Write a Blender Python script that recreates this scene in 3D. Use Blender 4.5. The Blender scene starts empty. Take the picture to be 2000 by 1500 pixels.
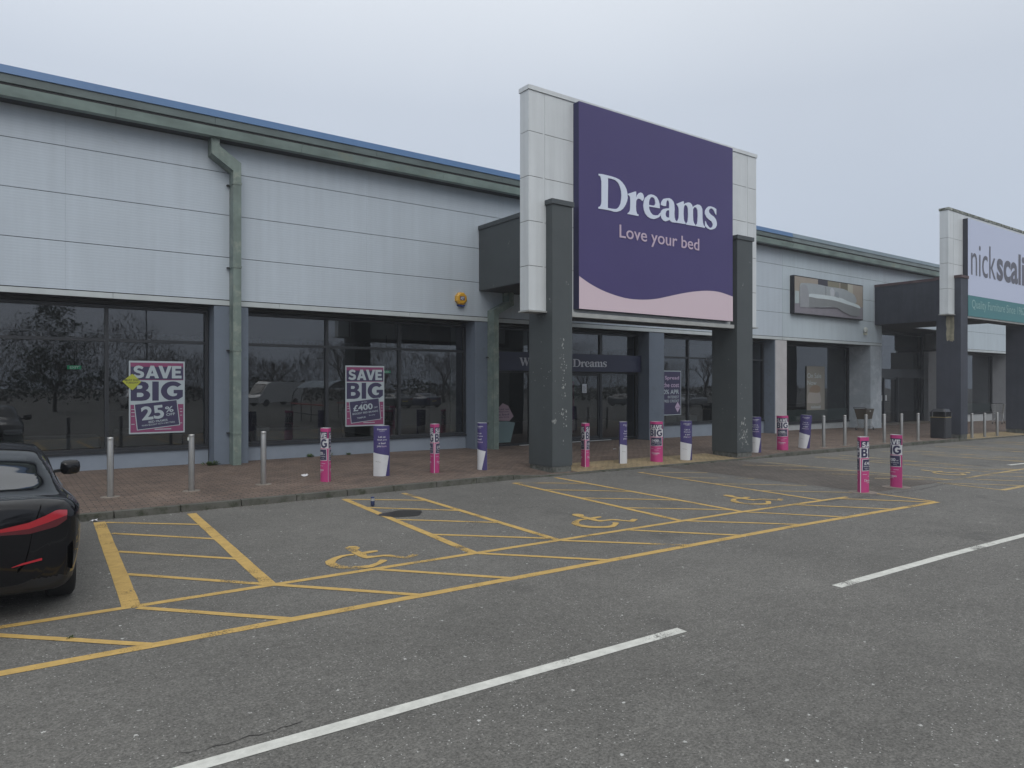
import bpy, bmesh, math, random
from mathutils import Vector, Matrix
random.seed(7)
R=math.radians
S=bpy.context.scene; COL=S.collection
# ---------------- camera, world, sun, exposure ----------------
cam=bpy.data.cameras.new('camera'); cam.sensor_width=36; cam.lens=24.97; cam.clip_end=1500; cam.clip_start=.05
co=bpy.data.objects.new('camera',cam); COL.objects.link(co)
YAW=math.atan(1923/1387)
co.location=(0,0,2.0); co.rotation_euler=(R(90),0,YAW-R(90)); S.camera=co
W=bpy.data.worlds.new('World'); S.world=W; W.use_nodes=True
nt=W.node_tree; N=nt.nodes; L=nt.links
bg=N['Background']
sky=N.new('ShaderNodeTexSky'); sky.sky_type='NISHITA'; sky.sun_disc=False
sky.sun_elevation=R(38); sky.sun_rotation=R(200); sky.air_density=1.5; sky.dust_density=4
# overcast: a pale cloud layer over the sky, brighter towards the zenith
tc=N.new('ShaderNodeTexCoord'); sep=N.new('ShaderNodeSeparateXYZ'); L.new(tc.outputs['Generated'],sep.inputs[0])
rmp=N.new('ShaderNodeValToRGB'); L.new(sep.outputs['Z'],rmp.inputs[0])
e=rmp.color_ramp.elements; e[0].position=0; e[0].color=(4.6,5.3,6.3,1); e[1].position=1; e[1].color=(12.8,13.2,13.4,1)
x=e.new(.10); x.color=(4.85,5.55,6.75,1)
x=e.new(.36); x.color=(5.75,6.3,7.2,1)
x=e.new(.62); x.color=(9.3,9.7,10.1,1)
nz=N.new('ShaderNodeTexNoise'); nz.inputs['Scale'].default_value=1.6; nz.inputs['Detail'].default_value=3; L.new(tc.outputs['Generated'],nz.inputs['Vector'])
mr=N.new('ShaderNodeMapRange'); mr.inputs['To Min'].default_value=.9; mr.inputs['To Max'].default_value=1.1; L.new(nz.outputs['Fac'],mr.inputs['Value'])
vm=N.new('ShaderNodeVectorMath'); vm.operation='SCALE'; L.new(rmp.outputs['Color'],vm.inputs[0]); L.new(mr.outputs[0],vm.inputs['Scale'])
mx=N.new('ShaderNodeMix'); mx.data_type='RGBA'; mx.inputs[0].default_value=.92
L.new(sky.outputs[0],mx.inputs[6]); L.new(vm.outputs[0],mx.inputs[7]); L.new(mx.outputs[2],bg.inputs['Color'])
bg.inputs['Strength'].default_value=.105
sun=bpy.data.lights.new('sun','SUN'); sun.energy=.85; sun.angle=R(40); sun.color=(1,.97,.93)
so=bpy.data.objects.new('sun',sun); COL.objects.link(so)
so.rotation_euler=Vector((-math.sin(R(200))*math.cos(R(38)),-math.cos(R(200))*math.cos(R(38)),-math.sin(R(38)))).to_track_quat('-Z','Y').to_euler()
S.view_settings.view_transform='Standard'; S.view_settings.look='None'; S.view_settings.exposure=0; S.view_settings.gamma=1

# ---------------- materials ----------------
MATS={}
def mat(name,col,rough=.6,metal=0,spec=.5,noise=0,nscale=3,bump=0,bscale=40,streak=0,dirt=None,coat=0,emit=None,stretch=None):
    if name in MATS: return MATS[name]
    m=bpy.data.materials.new(name); m.use_nodes=True; MATS[name]=m
    n=m.node_tree.nodes; l=m.node_tree.links; b=n['Principled BSDF']
    b.inputs['Base Color'].default_value=(*col,1); b.inputs['Roughness'].default_value=rough
    b.inputs['Metallic'].default_value=metal; b.inputs['Specular IOR Level'].default_value=spec
    b.inputs['Coat Weight'].default_value=coat
    geo=n.new('ShaderNodeNewGeometry'); cur=None
    def mulfac(facsock,lo,hi,cur):
        r=n.new('ShaderNodeMapRange'); r.inputs['From Min'].default_value=.3; r.inputs['From Max'].default_value=.7
        r.inputs['To Min'].default_value=lo; r.inputs['To Max'].default_value=hi; l.new(facsock,r.inputs['Value'])
        v=n.new('ShaderNodeVectorMath'); v.operation='SCALE'
        if cur is None: v.inputs[0].default_value=col
        else: l.new(cur,v.inputs[0])
        l.new(r.outputs[0],v.inputs['Scale']); return v.outputs[0]
    if noise:
        t=n.new('ShaderNodeTexNoise'); t.inputs['Scale'].default_value=nscale; t.inputs['Detail'].default_value=8; t.inputs['Roughness'].default_value=.65
        l.new(geo.outputs['Position'],t.inputs['Vector']); cur=mulfac(t.outputs['Fac'],1-noise,1+noise,cur)
    if streak:
        mp=n.new('ShaderNodeMapping'); mp.inputs['Scale'].default_value=stretch or (5,5,.25); l.new(geo.outputs['Position'],mp.inputs[0])
        t=n.new('ShaderNodeTexNoise'); t.inputs['Scale'].default_value=1.3; t.inputs['Detail'].default_value=6; l.new(mp.outputs[0],t.inputs['Vector'])
        cur=mulfac(t.outputs['Fac'],1-streak,1+streak*.6,cur)
    if dirt:
        dc,lo,hi,sc=dirt
        t=n.new('ShaderNodeTexNoise'); t.inputs['Scale'].default_value=sc; t.inputs['Detail'].default_value=10; t.inputs['Roughness'].default_value=.7; l.new(geo.outputs['Position'],t.inputs['Vector'])
        r=n.new('ShaderNodeMapRange'); r.inputs['From Min'].default_value=lo; r.inputs['From Max'].default_value=hi; l.new(t.outputs['Fac'],r.inputs['Value'])
        k=n.new('ShaderNodeMix'); k.data_type='RGBA'; l.new(r.outputs[0],k.inputs[0])
        if cur is None: k.inputs[6].default_value=(*col,1)
        else: l.new(cur,k.inputs[6])
        k.inputs[7].default_value=(*dc,1); cur=k.outputs[2]
    if cur is not None: l.new(cur,b.inputs['Base Color'])
    if bump:
        t=n.new('ShaderNodeTexNoise'); t.inputs['Scale'].default_value=bscale; t.inputs['Detail'].default_value=6; l.new(geo.outputs['Position'],t.inputs['Vector'])
        bp=n.new('ShaderNodeBump'); bp.inputs['Strength'].default_value=bump; bp.inputs['Distance'].default_value=.01; l.new(t.outputs['Fac'],bp.inputs['Height']); l.new(bp.outputs[0],b.inputs['Normal'])
    if emit:
        b.inputs['Emission Color'].default_value=(*col,1); b.inputs['Emission Strength'].default_value=emit
    return m
def glass(name,tint,ior,wav=.012):
    m=bpy.data.materials.new(name); m.use_nodes=True; MATS[name]=m
    n=m.node_tree.nodes; l=m.node_tree.links; n.clear()
    o=n.new('ShaderNodeOutputMaterial'); mix=n.new('ShaderNodeMixShader'); f=n.new('ShaderNodeFresnel'); f.inputs['IOR'].default_value=ior
    t=n.new('ShaderNodeBsdfTransparent'); t.inputs[0].default_value=(*tint,1)
    g=n.new('ShaderNodeBsdfGlossy'); g.inputs['Roughness'].default_value=.0; g.inputs[0].default_value=(.93,.96,1,1)
    geo=n.new('ShaderNodeNewGeometry'); tx=n.new('ShaderNodeTexNoise'); tx.inputs['Scale'].default_value=.9; tx.inputs['Detail'].default_value=1.5
    l.new(geo.outputs['Position'],tx.inputs['Vector']); bp=n.new('ShaderNodeBump'); bp.inputs['Strength'].default_value=wav; bp.inputs['Distance'].default_value=1
    l.new(tx.outputs['Fac'],bp.inputs['Height']); l.new(bp.outputs[0],g.inputs['Normal'])
    l.new(f.outputs[0],mix.inputs[0]); l.new(t.outputs[0],mix.inputs[1]); l.new(g.outputs[0],mix.inputs[2]); l.new(mix.outputs[0],o.inputs[0]); return m

# ---------------- helpers ----------------
def tag(o,label=None,cat=None,group=None,kind=None):
    if label: o['label']=label
    if cat: o['category']=cat
    if group: o['group']=group
    if kind: o['kind']=kind
    return o
def thing(name,label,cat,loc=(0,0,0),rz=0,group=None):
    o=bpy.data.objects.new(name,None); COL.objects.link(o); o.location=loc; o.rotation_euler=(0,0,rz); o.empty_display_size=.2
    return tag(o,label,cat,group)
class MB:
    def __init__(s): s.v=[]; s.f=[]; s.m=[]; s.mats=[]; s.sm=[]
    def mi(s,m):
        if m not in s.mats: s.mats.append(m)
        return s.mats.index(m)
    def add(s,vs,fs,m,smooth=False):
        o=len(s.v); s.v+= [tuple(v) for v in vs]; k=s.mi(m)
        for f in fs: s.f.append([i+o for i in f]); s.m.append(k); s.sm.append(smooth)
        return s
    def box(s,x0,x1,y0,y1,z0,z1,m):
        vs=[(x0,y0,z0),(x1,y0,z0),(x1,y1,z0),(x0,y1,z0),(x0,y0,z1),(x1,y0,z1),(x1,y1,z1),(x0,y1,z1)]
        return s.add(vs,[(0,3,2,1),(4,5,6,7),(0,1,5,4),(1,2,6,5),(2,3,7,6),(3,0,4,7)],m)
    def hexa(s,vs,m): return s.add(vs,[(0,3,2,1),(4,5,6,7),(0,1,5,4),(1,2,6,5),(2,3,7,6),(3,0,4,7)],m)
    def tube(s,pts,rad,m,n=8,caps=True):
        pts=[Vector(p) for p in pts]; rs=rad if isinstance(rad,(list,tuple)) else [rad]*len(pts)
        vs=[];fs=[]
        for i,p in enumerate(pts):
            d=(pts[min(i+1,len(pts)-1)]-pts[max(i-1,0)]).normalized()
            a=d.orthogonal().normalized() if abs(d.z)<.99 else Vector((1,0,0)); 
            if abs(d.z)<.99: a=d.cross(Vector((0,0,1))).normalized()
            b=d.cross(a).normalized()
            for k in range(n):
                t=2*math.pi*k/n; vs.append(p+(a*math.cos(t)+b*math.sin(t))*rs[i])
        for i in range(len(pts)-1):
            for k in range(n): fs.append((i*n+k,i*n+(k+1)%n,(i+1)*n+(k+1)%n,(i+1)*n+k))
        s.add(vs,fs,m,True)
        if caps: s.add(vs[:n],[tuple(range(n))[::-1]],m); s.add(vs[-n:],[tuple(range(n))],m)
        return s
    def lathe(s,prof,m,n=24,axis='z',c=(0,0,0),smooth=True):
        vs=[];fs=[]
        for r,h in prof:
            for k in range(n):
                t=2*math.pi*k/n; a,b=r*math.cos(t),r*math.sin(t)
                vs.append((c[0]+a,c[1]+b,c[2]+h) if axis=='z' else ((c[0]+h,c[1]+a,c[2]+b) if axis=='x' else (c[0]+a,c[1]+h,c[2]+b)))
        for i in range(len(prof)-1):
            for k in range(n): fs.append((i*n+k,i*n+(k+1)%n,(i+1)*n+(k+1)%n,(i+1)*n+k))
        return s.add(vs,fs,m,smooth)
    def mesh(s,name,org=(0,0,0)):
        me=bpy.data.meshes.new(name); me.from_pydata([(a-org[0],b-org[1],c-org[2]) for a,b,c in s.v],[],s.f)
        for m in s.mats: me.materials.append(m)
        me.polygons.foreach_set('material_index',s.m); me.polygons.foreach_set('use_smooth',s.sm); me.update(); return me
    def build(s,name,parent=None,org=None,normals=True):
        if org is None: org=tuple(parent.location) if parent and parent.parent is None else (tuple(parent['_o']) if parent else (0,0,0))
        me=s.mesh(name,org)
        if normals:
            bm=bmesh.new(); bm.from_mesh(me); bmesh.ops.recalc_face_normals(bm,faces=bm.faces); bm.to_mesh(me); bm.free()
        o=bpy.data.objects.new(name,me); COL.objects.link(o)
        if parent: o.parent=parent
        return o
def sub(mb,name,parent_part,normals=True):       # a sub-part in the same coordinates as its part
    return mb.build(name,parent_part,org=ORG[parent_part.name],normals=normals and name!='pane')
ORG={}
def part(mb,name,root,normals=True):
    o=mb.build(name,root,org=tuple(root.location),normals=normals); ORG[o.name]=tuple(root.location); return o
def local(mb,name,root): # mesh already in local coordinates
    o=mb.build(name,root,org=(0,0,0)); ORG[o.name]=(0,0,0); return o
def copy_tree(o,parent=None):
    c=o.copy(); COL.objects.link(c)
    if parent: c.parent=parent
    for ch in list(o.children): copy_tree(ch,c)
    return c
def flat2d(loops,ext=0):            # filled outline with holes -> verts, faces in xy
    cu=bpy.data.curves.new('c','CURVE'); cu.dimensions='2D'; cu.fill_mode='BOTH' if ext else 'FRONT'; cu.extrude=ext
    for lp in loops:
        sp=cu.splines.new('POLY'); sp.points.add(len(lp)-1)
        for i,(a,b) in enumerate(lp): sp.points[i].co=(a,b,0,1)
        sp.use_cyclic_u=True
    o=bpy.data.objects.new('c',cu); COL.objects.link(o); me=bpy.data.meshes.new_from_object(o)
    vs=[tuple(v.co) for v in me.vertices]; fs=[tuple(p.vertices) for p in me.polygons]
    bpy.data.objects.remove(o); bpy.data.meshes.remove(me); return vs,fs
TXT={}
def text2d(s,off=0,ext=0,space=1):
    k=(s,off,ext,space)
    if k in TXT: return TXT[k]
    cu=bpy.data.curves.new('t','FONT'); cu.body=s; cu.offset=off; cu.extrude=ext; cu.space_character=space; cu.resolution_u=4
    o=bpy.data.objects.new('t',cu); COL.objects.link(o); me=bpy.data.meshes.new_from_object(o)
    vs=[tuple(v.co) for v in me.vertices]; fs=[tuple(p.vertices) for p in me.polygons]
    bpy.data.objects.remove(o); bpy.data.meshes.remove(me); TXT[k]=(vs,fs); return vs,fs
def fit(vf,x0,x1,z0,z1,keep=False):
    vs,fs=vf; a=[v[0] for v in vs]; b=[v[1] for v in vs]; ax,bx,az,bz=min(a),max(a),min(b),max(b)
    sx=(x1-x0)/(bx-ax); sz=(z1-z0)/(bz-az) if not keep else sx
    return [(x0+(v[0]-ax)*sx,z0+(v[1]-az)*sz,v[2]) for v in vs],fs
def wall(mb,vf,y,m,depth=0,back=0):     # xy outline -> a sheet facing -Y at distance y; depth gives thickness
    vs,fs=vf
    if depth:
        zs=[v[2] for v in vs]; mn,mx=min(zs),max(zs)
        mb.add([(v[0],y+(0 if v[2]>=(mn+mx)/2 else depth),v[1]) for v in vs],fs,m)
    else: mb.add([(v[0],y,v[1]) for v in vs],fs,m)
def rect(a,b,c,d): return [[(a,c),(b,c),(b,d),(a,d)]]
def poly(pts): return [tuple((p[0],p[1],0) for p in pts)],[tuple(range(len(pts)))]
def pf(pts): return [(p[0],p[1],0) for p in pts],[tuple(range(len(pts)))]
def rot(vf,c,a):
    vs,fs=vf; ca,sa=math.cos(a),math.sin(a)
    return [(c[0]+(v[0]-c[0])*ca-(v[1]-c[1])*sa,c[1]+(v[0]-c[0])*sa+(v[1]-c[1])*ca,v[2]) for v in vs],fs
def serif(word,x0,x1,z0,h,ext=0):       # words in the traced serif letters; h = cap height
    out=[];fs=[];x=0
    for ch in word:
        if ch==' ': x+=.42; continue
        lp=GLYPH[ch]; mn=min(p[0] for l in lp for p in l); mxx=max(p[0] for l in lp for p in l)
        v,f=flat2d([[(p[0]-mn+x,p[1]) for p in l] for l in lp],ext)
        o=len(out); out+=v; fs+=[tuple(i+o for i in q) for q in f]; x+=mxx-mn+(GAP.get(ch,-.02))
    w=max(v[0] for v in out); s=(x1-x0)/w; sz=h/.83
    return [(x0+v[0]*s,z0+v[1]*sz,v[2]) for v in out],fs
GLY={'D':[[(0.01,1.03),(0.13,1.04),(0.26,1.04),(0.42,1.04),(0.55,1.03),(0.67,1.01),(0.77,0.96),(0.86,0.89),(0.92,0.81),(0.95,0.71),(0.96,0.62),(0.94,0.53),(0.89,0.43),(0.81,0.33),(0.71,0.26),(0.6,0.22),(0.51,0.21),(0.36,0.22),(0.2,0.22),(0.01,0.21),(0.0,0.23),(0.02,0.26),(0.06,0.27),(0.09,0.33),(0.1,0.4),(0.1,0.87),(0.08,0.94),(0.06,0.98),(0.01,0.99)],[(0.31,0.98),(0.44,0.98),(0.55,0.97),(0.64,0.92),(0.7,0.84),(0.74,0.74),(0.75,0.63),(0.74,0.53),(0.72,0.43),(0.67,0.35),(0.61,0.3),(0.54,0.28),(0.42,0.27),(0.3,0.27)]],'r':[[(0.97,0.71),(1.2,0.8),(1.25,0.81),(1.25,0.64),(1.28,0.72),(1.34,0.78),(1.4,0.81),(1.47,0.8),(1.51,0.75),(1.52,0.69),(1.5,0.64),(1.47,0.61),(1.44,0.62),(1.38,0.65),(1.34,0.65),(1.29,0.63),(1.25,0.58),(1.24,0.44),(1.25,0.34),(1.28,0.27),(1.33,0.26),(1.33,0.22),(0.96,0.22),(0.96,0.24),(1.01,0.27),(1.04,0.32),(1.05,0.41),(1.05,0.58),(1.04,0.64),(1.01,0.67),(0.97,0.69)]],'e':[[(1.77,0.82),(1.87,0.82),(1.97,0.79),(2.04,0.72),(2.08,0.63),(2.09,0.52),(1.7,0.51),(1.71,0.44),(1.76,0.37),(1.84,0.32),(1.93,0.32),(2.03,0.34),(2.11,0.41),(2.13,0.37),(2.07,0.3),(1.99,0.26),(1.88,0.22),(1.76,0.22),(1.65,0.25),(1.56,0.32),(1.52,0.4),(1.5,0.5),(1.52,0.61),(1.56,0.7),(1.64,0.76),(1.7,0.8)],[(1.7,0.55),(1.7,0.62),(1.72,0.69),(1.76,0.74),(1.81,0.76),(1.87,0.75),(1.91,0.7),(1.93,0.64),(1.92,0.59),(1.89,0.56),(1.82,0.55)]],'a':[[(2.32,0.61),(2.23,0.6),(2.13,0.61),(2.14,0.66),(2.17,0.72),(2.23,0.78),(2.34,0.81),(2.44,0.83),(2.53,0.81),(2.6,0.76),(2.63,0.68),(2.64,0.58),(2.63,0.47),(2.64,0.37),(2.67,0.3),(2.71,0.28),(2.7,0.24),(2.55,0.23),(2.48,0.25),(2.45,0.28),(2.39,0.25),(2.3,0.22),(2.22,0.23),(2.15,0.28),(2.12,0.35),(2.12,0.41),(2.15,0.47),(2.22,0.52),(2.32,0.55),(2.44,0.57),(2.44,0.69),(2.42,0.74),(2.39,0.77),(2.35,0.75),(2.33,0.71)],[(2.44,0.52),(2.37,0.51),(2.32,0.47),(2.3,0.41),(2.31,0.36),(2.35,0.33),(2.41,0.33),(2.44,0.34)]],'m':[[(2.7,0.72),(2.96,0.83),(2.99,0.83),(2.99,0.75),(3.07,0.8),(3.16,0.83),(3.24,0.83),(3.31,0.79),(3.34,0.73),(3.43,0.79),(3.53,0.83),(3.62,0.83),(3.68,0.8),(3.72,0.74),(3.73,0.64),(3.73,0.49),(3.75,0.38),(3.78,0.31),(3.83,0.29),(3.83,0.25),(3.46,0.25),(3.46,0.28),(3.51,0.31),(3.53,0.39),(3.54,0.55),(3.53,0.67),(3.49,0.73),(3.45,0.75),(3.39,0.73),(3.35,0.67),(3.35,0.52),(3.36,0.39),(3.39,0.32),(3.44,0.29),(3.44,0.25),(3.09,0.24),(3.09,0.28),(3.13,0.31),(3.15,0.38),(3.16,0.51),(3.15,0.67),(3.11,0.73),(3.07,0.75),(3.02,0.73),(2.99,0.68),(2.98,0.52),(2.99,0.38),(3.01,0.32),(3.06,0.28),(3.06,0.25),(2.71,0.24),(2.71,0.27),(2.75,0.29),(2.79,0.36),(2.8,0.45),(2.8,0.59),(2.78,0.65)]],'s':[[(4.3,0.66),(4.25,0.69),(4.21,0.75),(4.15,0.8),(4.09,0.81),(4.02,0.78),(3.99,0.73),(4.01,0.68),(4.08,0.64),(4.2,0.6),(4.28,0.54),(4.32,0.46),(4.32,0.38),(4.26,0.3),(4.17,0.26),(4.05,0.23),(3.94,0.25),(3.84,0.3),(3.84,0.43),(3.86,0.44),(3.9,0.37),(3.96,0.32),(4.03,0.28),(4.1,0.29),(4.15,0.34),(4.15,0.4),(4.1,0.46),(4.0,0.49),(3.89,0.55),(3.83,0.62),(3.83,0.7),(3.89,0.78),(3.97,0.84),(4.07,0.86),(4.2,0.85),(4.3,0.82)]]}
WCH=[[(0.448,0.523),(0.531,0.59),(0.603,0.548),(0.616,0.452),(0.572,0.385),(0.532,0.35),(0.536,0.203),(0.636,0.217),(0.722,0.188),(0.704,0.129),(0.629,0.117),(0.541,0.105),(0.506,0.006),(0.582,-0.048),(0.676,-0.056),(0.752,-0.102),(0.799,-0.205),(0.85,-0.3),(0.925,-0.25),(0.975,-0.231),(1.018,-0.303),(0.852,-0.39),(0.817,-0.383),(0.758,-0.287),(0.711,-0.186),(0.651,-0.129),(0.551,-0.116),(0.45,-0.109),(0.429,-0.05),(0.419,0.024),(0.42,0.114),(0.426,0.25)],[(0.411,0.194),(0.264,0.204),(0.136,0.139),(0.013,0.033),(-0.024,-0.086),(-0.027,-0.227),(0.021,-0.348),(0.131,-0.44),(0.239,-0.498),(0.34,-0.512),(0.465,-0.44),(0.595,-0.344),(0.607,-0.301),(0.555,-0.25),(0.46,-0.353),(0.355,-0.401),(0.252,-0.388),(0.143,-0.309),(0.087,-0.208),(0.084,-0.082),(0.145,0.024),(0.243,0.107),(0.332,0.141),(0.406,0.115)]]
def _norm(g): return {k:[[(p[0],p[1]-.21) for p in l] for l in v] for k,v in g.items()}
LOGO=_norm(GLY); GLYPH=dict(LOGO)
def _el(cx,cy,rx,ry,a0=0,a1=360,n=22): return [(cx+rx*math.cos(R(a0+(a1-a0)*i/n)),cy+ry*math.sin(R(a0+(a1-a0)*i/n))) for i in range(n+(0 if a1-a0==360 else 1))]
GLYPH['W']=[[(0,.83),(.36,.83),(.36,.79),(.30,.78),(.47,.28),(.60,.66),(.56,.78),(.50,.79),(.50,.83),(.86,.83),(.86,.79),(.79,.78),(.95,.28),(1.09,.72),(1.07,.78),(1.0,.79),(1.0,.83),(1.25,.83),(1.25,.79),(1.17,.76),(.92,0),(.82,0),(.65,.5),(.46,0),(.36,0),(.07,.78),(0,.79)]]
GLYPH['l']=[[(0,.85),(.22,.88),(.22,.06),(.3,.04),(.3,0),(0,0),(0,.04),(.07,.06),(.07,.78),(0,.8)]]
GLYPH['o']=[_el(.27,.28,.27,.3),_el(.27,.28,.12,.25)]
GLYPH['c']=[_el(.27,.28,.27,.3,40,325)+_el(.29,.28,.13,.24,320,60)]
GLYPH['t']=[[(.08,.55),(.08,.68),(.22,.74),(.22,.55),(.36,.55),(.36,.5),(.22,.5),(.22,.1),(.27,.05),(.36,.08),(.36,.04),(.26,-.01),(.14,-.01),(.08,.06),(.08,.5),(0,.5),(0,.55)]]
GAP={'W':-.06,'l':.02,'o':.04,'c':.03,'t':.03,'e':.03,'m':0}
def logo(x0,x1,z0,h,ext=0): # the traced word in its own spacing
    vs=[];fs=[]
    for ch in 'Dreams':
        v,f=flat2d(LOGO[ch],ext); o=len(vs); vs+=v; fs+=[tuple(i+o for i in q) for q in f]
    w=max(v[0] for v in vs); return [(x0+v[0]*(x1-x0)/w,z0+v[1]*h/.83,v[2]) for v in vs],fs

_BG={'S':[[(.74,.86),(.62,.95),(.42,1.0),(.24,.97),(.09,.87),(.04,.71),(.09,.55),(.24,.45),(.44,.39),(.52,.35),(.54,.29),(.48,.23),(.37,.21),(.24,.24),(.11,.32),(.0,.15),(.14,.05),(.37,0),(.58,.03),(.74,.13),(.79,.30),(.74,.46),(.60,.55),(.40,.61),(.31,.65),(.29,.71),(.34,.77),(.43,.79),(.53,.77),(.64,.70)]],
'A':[[(0,0),(.36,1),(.62,1),(.98,0),(.70,0),(.64,.18),(.34,.18),(.28,0)],[(.41,.38),(.49,.66),(.57,.38)]],'V':[[(0,1),(.28,1),(.49,.38),(.70,1),(.97,1),(.62,0),(.35,0)]],
'E':[[(0,0),(0,1),(.70,1),(.70,.78),(.26,.78),(.26,.61),(.65,.61),(.65,.40),(.26,.40),(.26,.22),(.72,.22),(.72,0)]],'I':[[(0,0),(0,1),(.28,1),(.28,0)]],
'B':[[(0,0),(0,1),(.46,1),(.62,.97),(.73,.88),(.76,.74),(.72,.61),(.63,.54),(.75,.47),(.82,.36),(.82,.24),(.76,.11),(.65,.03),(.48,0)],[(.26,.80),(.26,.62),(.42,.62),(.48,.66),(.49,.72),(.47,.78),(.41,.80)],[(.26,.42),(.26,.20),(.44,.20),(.52,.24),(.54,.31),(.52,.38),(.44,.42)]],
'G':[_el(.52,.5,.52,.51,42,312)+[(.97,.20),(.97,.56),(.56,.56),(.56,.37),(.72,.37),(.70,.28)]+_el(.54,.5,.27,.28,300,46)]}
def heavy(word):        # heavy geometric capitals
    vs=[];fs=[];x=0
    for ch in word:
        v,f=flat2d([[(p[0]+x,p[1]) for p in l] for l in _BG[ch]]); o=len(vs); vs+=v; fs+=[tuple(i+o for i in q) for q in f]
        x+=max(p[0] for l in _BG[ch] for p in l)+(-.04 if ch=='A' else (.02 if ch=='V' else .09))
    return vs,fs
def h(X): return 0 if X<9 else (-.0095*(X-9) if X<60 else -.0095*51)
def sm(a,b,x): t=max(0,min(1,(x-a)/(b-a))); return t*t*(3-2*t)
def drop(X): return sm(8.4,9.6,X)*(1-sm(16.6,18.8,X))+sm(29.8,31.2,X)*(1-sm(38,39.5,X))
def pav(X,Y): return h(X)+.1-.075*drop(X)*(1-sm(12.2,14.2,Y))

# =============== ground ===============
def asphalt():
    m=bpy.data.materials.new('asphalt'); m.use_nodes=True; n=m.node_tree.nodes; l=m.node_tree.links; b=n['Principled BSDF']
    g=n.new('ShaderNodeNewGeometry')
    def noise(s,d=6,r=.6):
        t=n.new('ShaderNodeTexNoise'); t.inputs['Scale'].default_value=s; t.inputs['Detail'].default_value=d; t.inputs['Roughness'].default_value=r; l.new(g.outputs['Position'],t.inputs['Vector']); return t.outputs['Fac']
    def mrg(f,a,b_,lo,hi):
        r=n.new('ShaderNodeMapRange'); r.inputs['From Min'].default_value=a; r.inputs['From Max'].default_value=b_; r.inputs['To Min'].default_value=lo; r.inputs['To Max'].default_value=hi; l.new(f,r.inputs['Value']); return r.outputs[0]
    def mul(a,b_):
        k=n.new('ShaderNodeMath'); k.operation='MULTIPLY'; l.new(a,k.inputs[0]); l.new(b_,k.inputs[1]); return k.outputs[0]
    f=mul(mul(mrg(noise(.35,5),.3,.7,.84,1.12),mrg(noise(2.2,6,.7),.3,.7,.88,1.12)),mul(mrg(noise(55,4,.8),.3,.7,.35,1.7),mrg(noise(16,5,.75),.3,.7,.72,1.28)))
    v=n.new('ShaderNodeVectorMath'); v.operation='SCALE'; v.inputs[0].default_value=(.122,.118,.109); l.new(f,v.inputs['Scale'])
    # pale chippings
    vo=n.new('ShaderNodeTexVoronoi'); vo.inputs['Scale'].default_value=42; l.new(g.outputs['Position'],vo.inputs['Vector'])
    s1=mrg(vo.outputs['Distance'],.12,.22,1,0)
    sc=n.new('ShaderNodeSeparateColor'); l.new(vo.outputs['Color'],sc.inputs[0]); s2=mrg(sc.outputs[0],.70,.74,0,1)
    vo2=n.new('ShaderNodeTexVoronoi'); vo2.inputs['Scale'].default_value=9; l.new(g.outputs['Position'],vo2.inputs['Vector'])
    dn=n.new('ShaderNodeMath'); dn.operation='ADD'; l.new(vo2.outputs['Distance'],dn.inputs[0]); l.new(mrg(noise(60,3),.3,.7,-.09,.09),dn.inputs[1])
    s3=mrg(dn.outputs[0],.07,.12,1,0); sc2=n.new('ShaderNodeSeparateColor'); l.new(vo2.outputs['Color'],sc2.inputs[0]); s4=mrg(sc2.outputs[1],.74,.78,0,1)
    mxx=n.new('ShaderNodeMath'); mxx.operation='MAXIMUM'; l.new(mul(s1,s2),mxx.inputs[0]); l.new(mul(s3,s4),mxx.inputs[1])
    k=n.new('ShaderNodeMix'); k.data_type='RGBA'; l.new(mul(mxx.outputs[0],mrg(noise(1.3,3),.38,.58,.25,1)),k.inputs[0]); l.new(v.outputs[0],k.inputs[6]); k.inputs[7].default_value=(.52,.52,.50,1)
    # oily dark blotches
    kk=n.new('ShaderNodeMix'); kk.data_type='RGBA'; l.new(mrg(noise(.8,8,.62),.60,.72,0,.5),kk.inputs[0]); l.new(k.outputs[2],kk.inputs[6]); kk.inputs[7].default_value=(.05,.048,.046,1)
    l.new(kk.outputs[2],b.inputs['Base Color']); b.inputs['Roughness'].default_value=.82; b.inputs['Specular IOR Level'].default_value=.35
    bp=n.new('ShaderNodeBump'); bp.inputs['Strength'].default_value=.5; bp.inputs['Distance'].default_value=.006; l.new(noise(70,5,.7),bp.inputs['Height']); l.new(bp.outputs[0],b.inputs['Normal'])
    return m
ASPH=asphalt()
mb=MB(); xs=[-300,9,60,400]; 
for i in range(3): 
    mb.add([(xs[i],-300,h(xs[i])),(xs[i+1],-300,h(xs[i+1])),(xs[i+1],300,h(xs[i+1])),(xs[i],300,h(xs[i]))],[(0,1,2,3)],ASPH)
g=mb.build('ground'); tag(g,kind='structure')

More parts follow.
